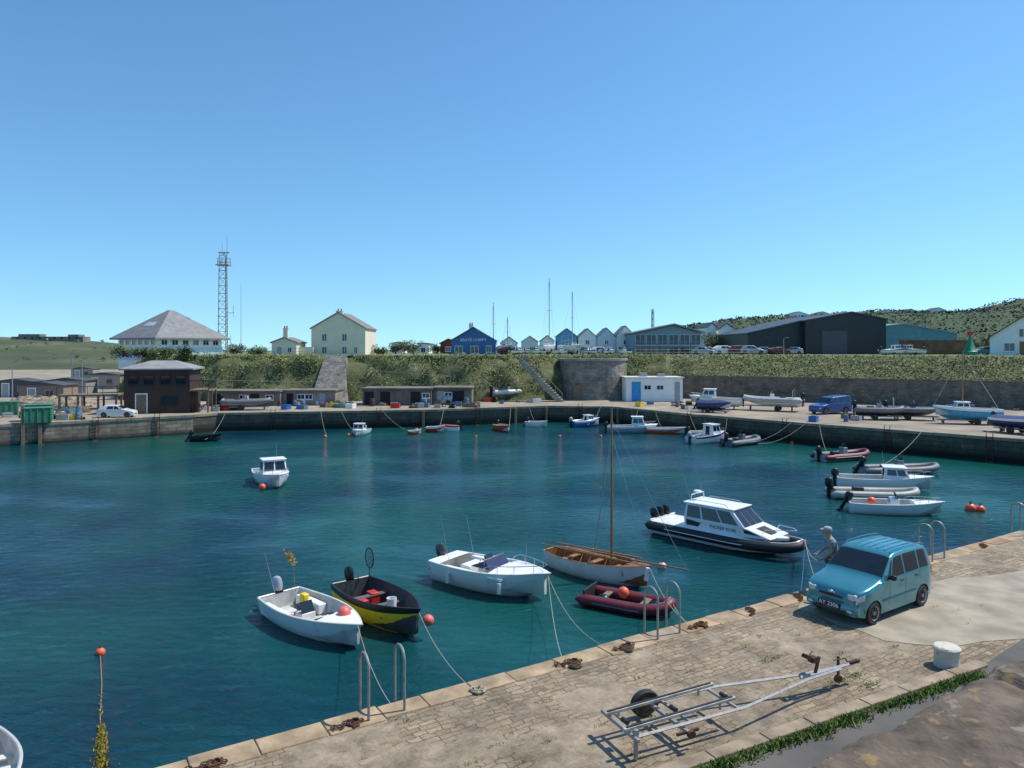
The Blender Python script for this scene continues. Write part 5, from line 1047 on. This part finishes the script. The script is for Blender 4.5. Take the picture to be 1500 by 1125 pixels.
def line(a,b,sag=.3,r=.009,mat=None,label='slack mooring rope from boat to quay'):
    a=Vector(a);b=Vector(b); pts=[]
    for i in range(17): t=i/16; p=a.lerp(b,t); p.z-=sag*4*t*(1-t); pts.append(p)
    g=G(); g.tube([p-pts[0] for p in pts],r,5); return tag(g.obj('mooring_rope',mat or rope,loc=pts[0]),label,'rope','mooring ropes')
def bow(o,L,z): return o.matrix_basis@Vector((L/2-.1,0,z))
line(bow(B1,4.5,.75),edgept(edge_t(572),-.3),.3); line(bow(B2,4.5,.85),edgept(edge_t(684),-.3),.25)
line(bow(B3,4.9,.9),edgept(edge_t(815),-.3),.5);line(bow(B3,4.9,.85),edgept(edge_t(895),-.3),.55);line(bow(B5,4.9,.8),edgept(edge_t(1005),-.25),.3);line(bow(B4,7.6,1.0),edgept(edge_t(1190),-.3),.3);line(bow(B4,7.6,.9),edgept(edge_t(1155),-.3),.4,mat=ropeb)
line(bow(B6,3.05,.4),edgept(edge_t(1005),-.25),.1)
def farpt(u):
    for (x0,y0),(x1,y1) in zip(far[:-1],far[1:]):
        k=(u-750)/1060; den=(x1-x0)-k*(y1-y0); t=(k*y0-x0)/den if abs(den)>1e-6 else -1
        if 0<=t<=1:
            return Vector((x0+t*(x1-x0),y0+t*(y1-y0),0)),math.atan2(y1-y0,x1-x0)
    return None,0
for u,v,u2 in((745,628,748),(790,624,775),(640,630,650),(525,634,500),(300,644,330),(860,622,880),(920,628,935),(975,632,960),(1030,640,1010),(1090,648,1160),(1215,668,1200),(1110,650,1180),(1270,690,1350),(610,634,560),(480,640,470),(1060,640,1065)):
    q,_=farpt(u2)
    if q is not None: line(spot(u,v,.35),q+Vector((0,0,FZ)),.5,.014)
fl=None
for u in(60,140,230,400,555,700,850,1010,1150,1300,1450):
    p,d=farpt(u)
    if p is None: continue
    if fl is None:
        fl=top('wall_ladder','rusty iron ladder fixed down the harbour wall','ladder',p,d,'ladders down the harbour wall')
        for sx_ in(-.22,.22): g=G(); g.tube([(sx_,-.1,-.8),(sx_,-.1,FZ+.3),(sx_,.3,FZ+.3)],.03,5); g.obj('stile',rust,fl)
        for i in range(8): g=G(); g.cyl((-.22,-.1,i*.3-.3),(.22,-.1,i*.3-.3),.02,n=4); g.obj('rung',rust,fl)
    else: dup(fl,p,d)
for u in(35,60,620,755,800,905):
    p,d=farpt(u)
    if p is None: continue
    g=G(); g.box((0,0,0),(.28,.28,3.4 if u>40 else 7)); tag(g.obj('timber_post',oldwood,loc=p+Vector((0,-.18,.1)),rz=d,bevel=.03),'dark weathered timber fender post on the wall','post','timber fender posts')
def crate(m_,nm='fish_crate',cat='crate',lab='plastic fish crate on the quay',d=(1.0,.7,.5)):
    g=G(); a,b,h=d; g.box((0,0,.04),(a,b,.08))
    for sx_ in(-1,1): g.box((sx_*(a/2-.03),0,h/2+.04),(.06,b,h)); g.box((0,sx_*(b/2-.03),h/2+.04),(a-.12,.06,h))
    g.box((0,-b/2-.01,h*.9),(a,.05,.06)); o=top(nm,lab,cat,(0,0,-50),0,'crates and boxes stacked on the quay'); g.obj('box',m_,o,True,.01); g=G(); g.box((0,0,h*.55),(a*.85,b*.8,h*.5)); g.obj('contents',M('net_contents',(.10,.09,.06),.9,0,.5,20,.03,30),o); return o
protos=[crate(blue,lab='blue fish crate on the quay'),crate(yelc,lab='yellow fish crate on the quay'),crate(white,lab='white fish crate on the quay'),crate(red,lab='red fish crate on the quay'),crate(greyp,lab='grey fish crate on the quay'),crate(oldwood,lab='wooden crate on the quay'),crate(M('faded_blue',(.10,.17,.25),.6),lab='faded blue fish crate on the quay')]
def pot():
    o=top('lobster_pot','netted lobster pot stacked on the quay','lobster pot',(0,0,-50),0,'lobster pots stacked on the quay'); g=G()
    for x in(-.35,0,.35): g.tube([(x,.25*math.cos(a*pi/6),.25*math.sin(a*pi/6)+.02) for a in range(7)],.02,4)
    for y,z in((-.25,.02),(.25,.02),(0,.27)): g.cyl((-.35,y,z),(.35,y,z),.02,n=4)
    g.box((0,0,.01),(.75,.55,.04)); g.obj('frame',blackp,o); g=G(); g.loft([[(x,.235*math.cos(a*pi/6),.235*math.sin(a*pi/6)+.02) for a in range(7)] for x in(-.34,.34)],False,False); g.obj('netting',M('brown_pot_net',(.14,.09,.05),.9,0,.6,25),o,False); return o
pt_=pot()
def barrel(m_):
    g=G(); g.lathe([(.26,0),(.29,.05),(.29,.3),(.3,.32),(.29,.34),(.29,.6),(.3,.62),(.29,.64),(.27,.88),(.2,.9)],14); return tag(g.obj('barrel',m_,loc=(0,0,-50)),'plastic storage barrel standing on the quay','barrel','barrels on the quay')
brs=[barrel(MC['faded_blue']),barrel(rust)]
clusters=[(75,120,604,616,20),(230,330,600,604,14),(400,520,592,600,18),(530,700,590,598,30),(700,820,585,592,10),(930,1010,592,600,8),(1180,1260,612,618,4),(1380,1500,598,606,10),(0,60,604,612,8)]
allp=protos+[pt_]+brs; used=set()
for a,b,c_,d_,n_ in clusters:
    for i in range(n_):
        u=R.uniform(a,b); v=R.uniform(c_,d_); pr=R.choice(protos+[protos[4],protos[5],protos[6]]+[pt_,pt_,pt_,pt_]+brs); p=spot(u,v,FZ)
        q,dd=farpt(u)
        if q is not None and p.y<q.y+.7: p.y=q.y+R.uniform(.8,2)
        s_=R.uniform(.7,1.05)
        if pr.name in used: dup(pr,p,R.uniform(0,3),s_)
        else: pr.location=p; pr.scale=(s_,)*3; used.add(pr.name)
        if pr is pt_ and R.random()<.6: dup(pt_,p+Vector((0,0,.3)),R.uniform(0,3),s_)
for pr in allp:
    if pr.name not in used: pr.location=spot(600+R.uniform(-40,40),594,FZ)
skm=M('green_skip_paint',(.05,.20,.11),.6,0,.3,2)
sk=None
for u,v,s_ in((22,624,1.1),(55,616,1.1),(8,608,1.0)):
    p=spot(u,v,FZ); q,dd=farpt(u)
    if q is not None and p.y<q.y+1.3: p.y=q.y+1.4
    if sk is None:
        sk=top('storage_container','green steel storage box on the quay','container',p,.6,'green storage boxes on the quay'); g=G(); g.box((0,0,.65),(2.2,1.6,1.3)); [g.box((x,-.83,.65),(.08,.06,1.3)) for x in(-1,-.5,0,.5,1)]; g.obj('body',skm,sk,True,.02); g=G(); g.box((0,0,1.36),(2.3,1.7,.1)); g.obj('lid',skm,sk,True,.02)
    else: dup(sk,p,.6+R.uniform(-.3,.3),s_)
M('brown_net',(.15,.10,.06),.95,0,.5,15,.05,20)
M('rubble_stone',(.30,.23,.17),.95,0,.5,3,.15,5)
for u,v,r,mt in((100,606,1.2,'teal_net'),(262,604,.9,'brown_net'),(85,612,1.0,'brown_net'),(500,597,1.0,'teal_net'),(340,600,.8,'brown_net'),(118,604,1.1,'brown_net'),(560,594,.8,'brown_net'),(92,596,3.4,'rubble_stone'),(50,594,3.0,'rubble_stone')):
    p=spot(u,v,FZ); q,dd=farpt(u)
    if q is not None and p.y<q.y+1.2: p.y=q.y+1.6
    g=G(); rg=[]; big=r>2; nn2=28 if big else 16
    for i in range(10 if big else 7):
        a=i/(9 if big else 6)*pi/2; rg.append([(r*math.cos(a)*math.cos(j*2*pi/nn2)*(1+.3*noise.noise(Vector((i*1.7,j*1.3,u)))),r*.7*math.cos(a)*math.sin(j*2*pi/nn2)*(1+.2*noise.noise(Vector((i*2.1,j,u)))),r*(.36 if big else .55)*math.sin(a)*(1+.4*noise.noise(Vector((j*1.1,i*.9,u))))) for j in range(nn2)])
    g.loft(rg,True,True); tag(g.obj('rubble_heap' if big else 'net_pile',MC[mt],loc=p,ang=20),'heap of pinkish rubble stone behind the quay' if big else 'heap of fishing net on the quay','rubble' if big else 'fishing net',None if big else 'heaps of net on the quay')
dup(cars_[2],spot(668,592,FZ),.2,.9,'silver car parked beside the low stores')
p=spot(1387,975,QZ); BO=top('bollard','stubby white painted concrete bollard on the quay','bollard',p)
g=G(); g.lathe([(.225,0),(.22,.1),(.215,.28),(.235,.31),(.24,.35),(.215,.375),(.05,.385)],28); o=g.obj('post',M('chipped_white_paint',(.60,.56,.48),.8,0,.15,5,.012,20,col2=(.28,.24,.18),c2t=.58),BO)
# ---------------------------------------------------------------- boat trailer foreground
A=spot(905,1058,QZ+.30);Bp=spot(1243,964,QZ+.38)
d=Bp-A; TRL=top('boat_trailer','galvanised empty boat trailer with rollers and winch post','trailer',Vector((A.x,A.y-.18,QZ+.01)),math.atan2(d.y,d.x)); LT=math.hypot(d.x,d.y)
TRL.scale=(1,.76,.80)
g=G()
for sd in(-1,1):
    g.tube([(0,sd*.50,.42),(LT*.42,sd*.50,.42),(LT*.76,sd*.12,.42),(LT*.93,sd*.05,.42)],.034,4)
g.tube([(LT*.74,0,.43),(LT,0,.45)],.04,4)
for x in(.15,1.05,2.0): g.box((x,0,.40),(.045,1.0,.045))
g.box((.9,0,.33),(.06,1.5,.06))
g.obj('frame',galv,TRL)
for sd in(-1,1):
    g=G(); g.box((.95,sd*.34,.54),(2.1,.08,.06),0,-.03); [g.box((x,sd*.34,.47),(.04,.04,.12)) for x in(.15,1.7)]
    b_=g.obj('bunk',M('worn_white_bunk',(.42,.40,.36),.7,0,.35,8),TRL,True,.01)
    g=G(); g.box((.95,sd*.34,.578),(2.0,.045,.02),0,-.03); g.obj('bunk_rubber',rubberk,b_,False)
for i,x in enumerate((.1,1.0,2.0)):
    g=G(); g.cyl((x,-.09,.48),(x,.09,.48),.04,n=12); g.obj('keel_roller',rubberk,TRL)
W_=bpy.data.objects.new('wheel',None); COL.objects.link(W_); W_.parent=TRL; W_.location=(.9,.82,.27); W_.empty_display_size=.1
r=.26; pr=[(r*.55,-.06),(r*.9,-.075),(r,-.05),(r,.05),(r*.9,.075),(r*.55,.06)]
g=G(); g.loft([[(a*math.cos(2*pi*j/26),y,a*math.sin(2*pi*j/26)) for j in range(26)] for a,y in pr],True,True); g.obj('tyre',rubberk,W_)
g=G(); g.cyl((0,-.07,0),(0,.07,0),r*.52,n=20); g.obj('rim',rust,W_)
for sd in(-1,1): g=G(); g.box((.9,sd*.62,.33),(.4,.05,.05)); g.obj('suspension_arm',rust,TRL)
g=G(); g.cyl((.9,-.70,.33),(.9,-.76,.33),.07,n=14); g.obj('bare_hub',rust,TRL)
g=G(); g.box((.03,-.50,.22),(.055,.055,.42)); g.box((.03,-.50,.46),(.07,.07,.2)); g.box((0,0,.42),(.05,1.3,.07)); g.obj('rear_bar',galv,TRL,True,.006)
g=G(); g.box((LT*.82,0,.60),(.05,.05,.38),0,.25); g.box((LT*.80,0,.76),(.13,.14,.11)); g.cyl((LT*.80,-.09,.76),(LT*.80,.09,.76),.065,n=14); g.tube([(LT*.80,.10,.76),(LT*.80,.14,.76),(LT*.80+.11,.14,.86)],.012,5); g.box((LT*.77,0,.85),(.10,.16,.08),0,.5); WP=g.obj('winch_post',rust,TRL,True,.01)
g=G(); g.box((LT*.94,.09,.38),(.04,.04,.5)); g.cyl((LT*.94,.05,.13),(LT*.94,.13,.13),.08,n=14); g.obj('jockey_wheel',rust,TRL)
g=G(); g.box((LT*1.0,0,.47),(.2,.08,.06)); g.ball((LT*1.02,0,.47),(.07,.05,.05),8,6); g.tube([(LT*.97,0,.5),(LT*.96,0,.6),(LT*.9,0,.62)],.013,5); g.obj('tow_hitch',M('black_iron',(.04,.035,.03),.6,.4),TRL)
# ---------------------------------------------------------------- person
def skin(name,V_,Ed,Ra,mat,parent,sub=2,root=0):
    me=bpy.data.meshes.new(name); me.from_pydata(V_,Ed,[]); me.materials.append(mat); o=bpy.data.objects.new(name,me); COL.objects.link(o); o.parent=parent
    md=o.modifiers.new('Skin','SKIN'); md.use_smooth_shade=True
    for i,r in enumerate(Ra):
        rr=r if isinstance(r,tuple) else (r,r); me.skin_vertices[0].data[i].radius=rr; me.skin_vertices[0].data[i].use_root=(i==root)
    s=o.modifiers.new('s','SUBSURF'); s.levels=sub; s.render_levels=sub; return o
pp=edgept(edge_t(1204),-.34); pp.z=QZ
PE=top('person','person in grey t-shirt and cap stooping to handle mooring ropes','person',pp,math.radians(172))
PE.scale=(.93,.93,.90)
V_=[(0,0,.93),(.02,0,1.10),(.06,0,1.28),(.10,0,1.43),(.13,0,1.51),(.16,0,1.61),(.17,0,1.69),
 (0,.10,.88),(.05,.11,.49),(0,.12,.09),(.14,.13,.035),(0,-.10,.88),(.07,-.11,.50),(.02,-.12,.09),(.16,-.13,.035),
 (.09,.18,1.39),(.12,.24,1.12),(.31,.20,.95),(.37,.19,.91),(.09,-.18,1.39),(.13,-.24,1.13),(.33,-.18,1.00),(.39,-.17,.97)]
Ed=[(0,1),(1,2),(2,3),(3,4),(4,5),(5,6),(0,7),(7,8),(8,9),(9,10),(0,11),(11,12),(12,13),(13,14),(3,15),(15,16),(16,17),(17,18),(3,19),(19,20),(20,21),(21,22)]
Ra=[(.13,.11),(.13,.10),(.15,.11),(.11,.09),.055,.085,.07,.085,.058,.04,.04,.085,.058,.04,.04,.06,.042,.028,.032,.06,.042,.028,.032]
skin('body',V_,Ed,Ra,skin_m,PE)
sv=[(0,0,.98)]+[V_[i] for i in(1,2,3)]+[(.12,0,1.465),V_[15],(.11,.225,1.22),V_[19],(.12,-.225,1.22)]
skin('tshirt',sv,[(0,1),(1,2),(2,3),(3,4),(3,5),(5,6),(3,7),(7,8)],[(.175,.15),(.175,.14),(.195,.15),(.15,.12),.07,.09,.068,.09,.068],M('grey_blue_cotton',(.24,.29,.31),.9,0,.15,8,.01,14),PE)
skin('trousers',[(0,0,.95),(0,.10,.86),(.05,.11,.49),(0,.12,.12),(0,-.10,.86),(.07,-.11,.50),(.02,-.12,.12)],[(0,1),(1,2),(2,3),(0,4),(4,5),(5,6)],[(.16,.14),.115,.085,.07,.115,.085,.07],M('navy_trousers',(.03,.04,.07),.9),PE)
for x,y in((.07,.125),(.09,-.125)): g=G(); g.ball((x,y,.045),(.14,.05,.05),12,6); g.obj('shoe',blackp,PE)
hx0=-.13
g=G(); g.ball((.30+hx0,0,1.65),(.105,.085,.115),16,12); g.ball((.405+hx0,0,1.64),(.022,.014,.022),8,6); [g.ball((.30+hx0,s*.085,1.64),(.02,.014,.03),8,6) for s in(-1,1)]; g.obj('face',skin_m,PE)
for s in(-1,1): g=G(); g.ball((.393+hx0,s*.033,1.665),.011,8,6); g.obj('eye',blackp,PE)
g=G(); g.box((.402+hx0,0,1.595),(.012,.045,.008)); g.obj('mouth',maroon,PE)
g=G(); g.ball((.27+hx0,0,1.665),(.095,.092,.10),14,10); g.obj('hair',M('grey_hair',(.3,.29,.28),.9),PE)
g=G(); g.ball((.295+hx0,0,1.71),(.115,.098,.07),14,8); g.ball((.40+hx0,0,1.70),(.085,.07,.012),12,6); g.obj('cap',M('pale_cap',(.35,.38,.4),.9),PE)
for hx,hy,hz_,yy in((.39,.19,.90,1),(.41,-.16,.96,-1)):
    g=G(); g.ball((hx,hy,hz_),(.045,.036,.02),10,6)
    for k in range(4):
        y=hy-.027+.018*k; ln=(.055,.07,.065,.05)[k]; g.tube([(hx+.03,y,hz_),(hx+.03+ln*.6,y,hz_-.008),(hx+.03+ln*.7,y,hz_-.03),(hx+.02+ln*.5,y,hz_-.045)],[.009,.009,.008,.006],6)
    g.tube([(hx,hy-yy*.03,hz_),(hx+.03,hy-yy*.045,hz_-.02),(hx+.055,hy-yy*.03,hz_-.035)],[.011,.010,.007],6)
    g.obj('hand',skin_m,PE)
h1=PE.matrix_basis@Vector((.44,.19,.87)); line(h1,bow(B4,7.6,.95),.2,.009)
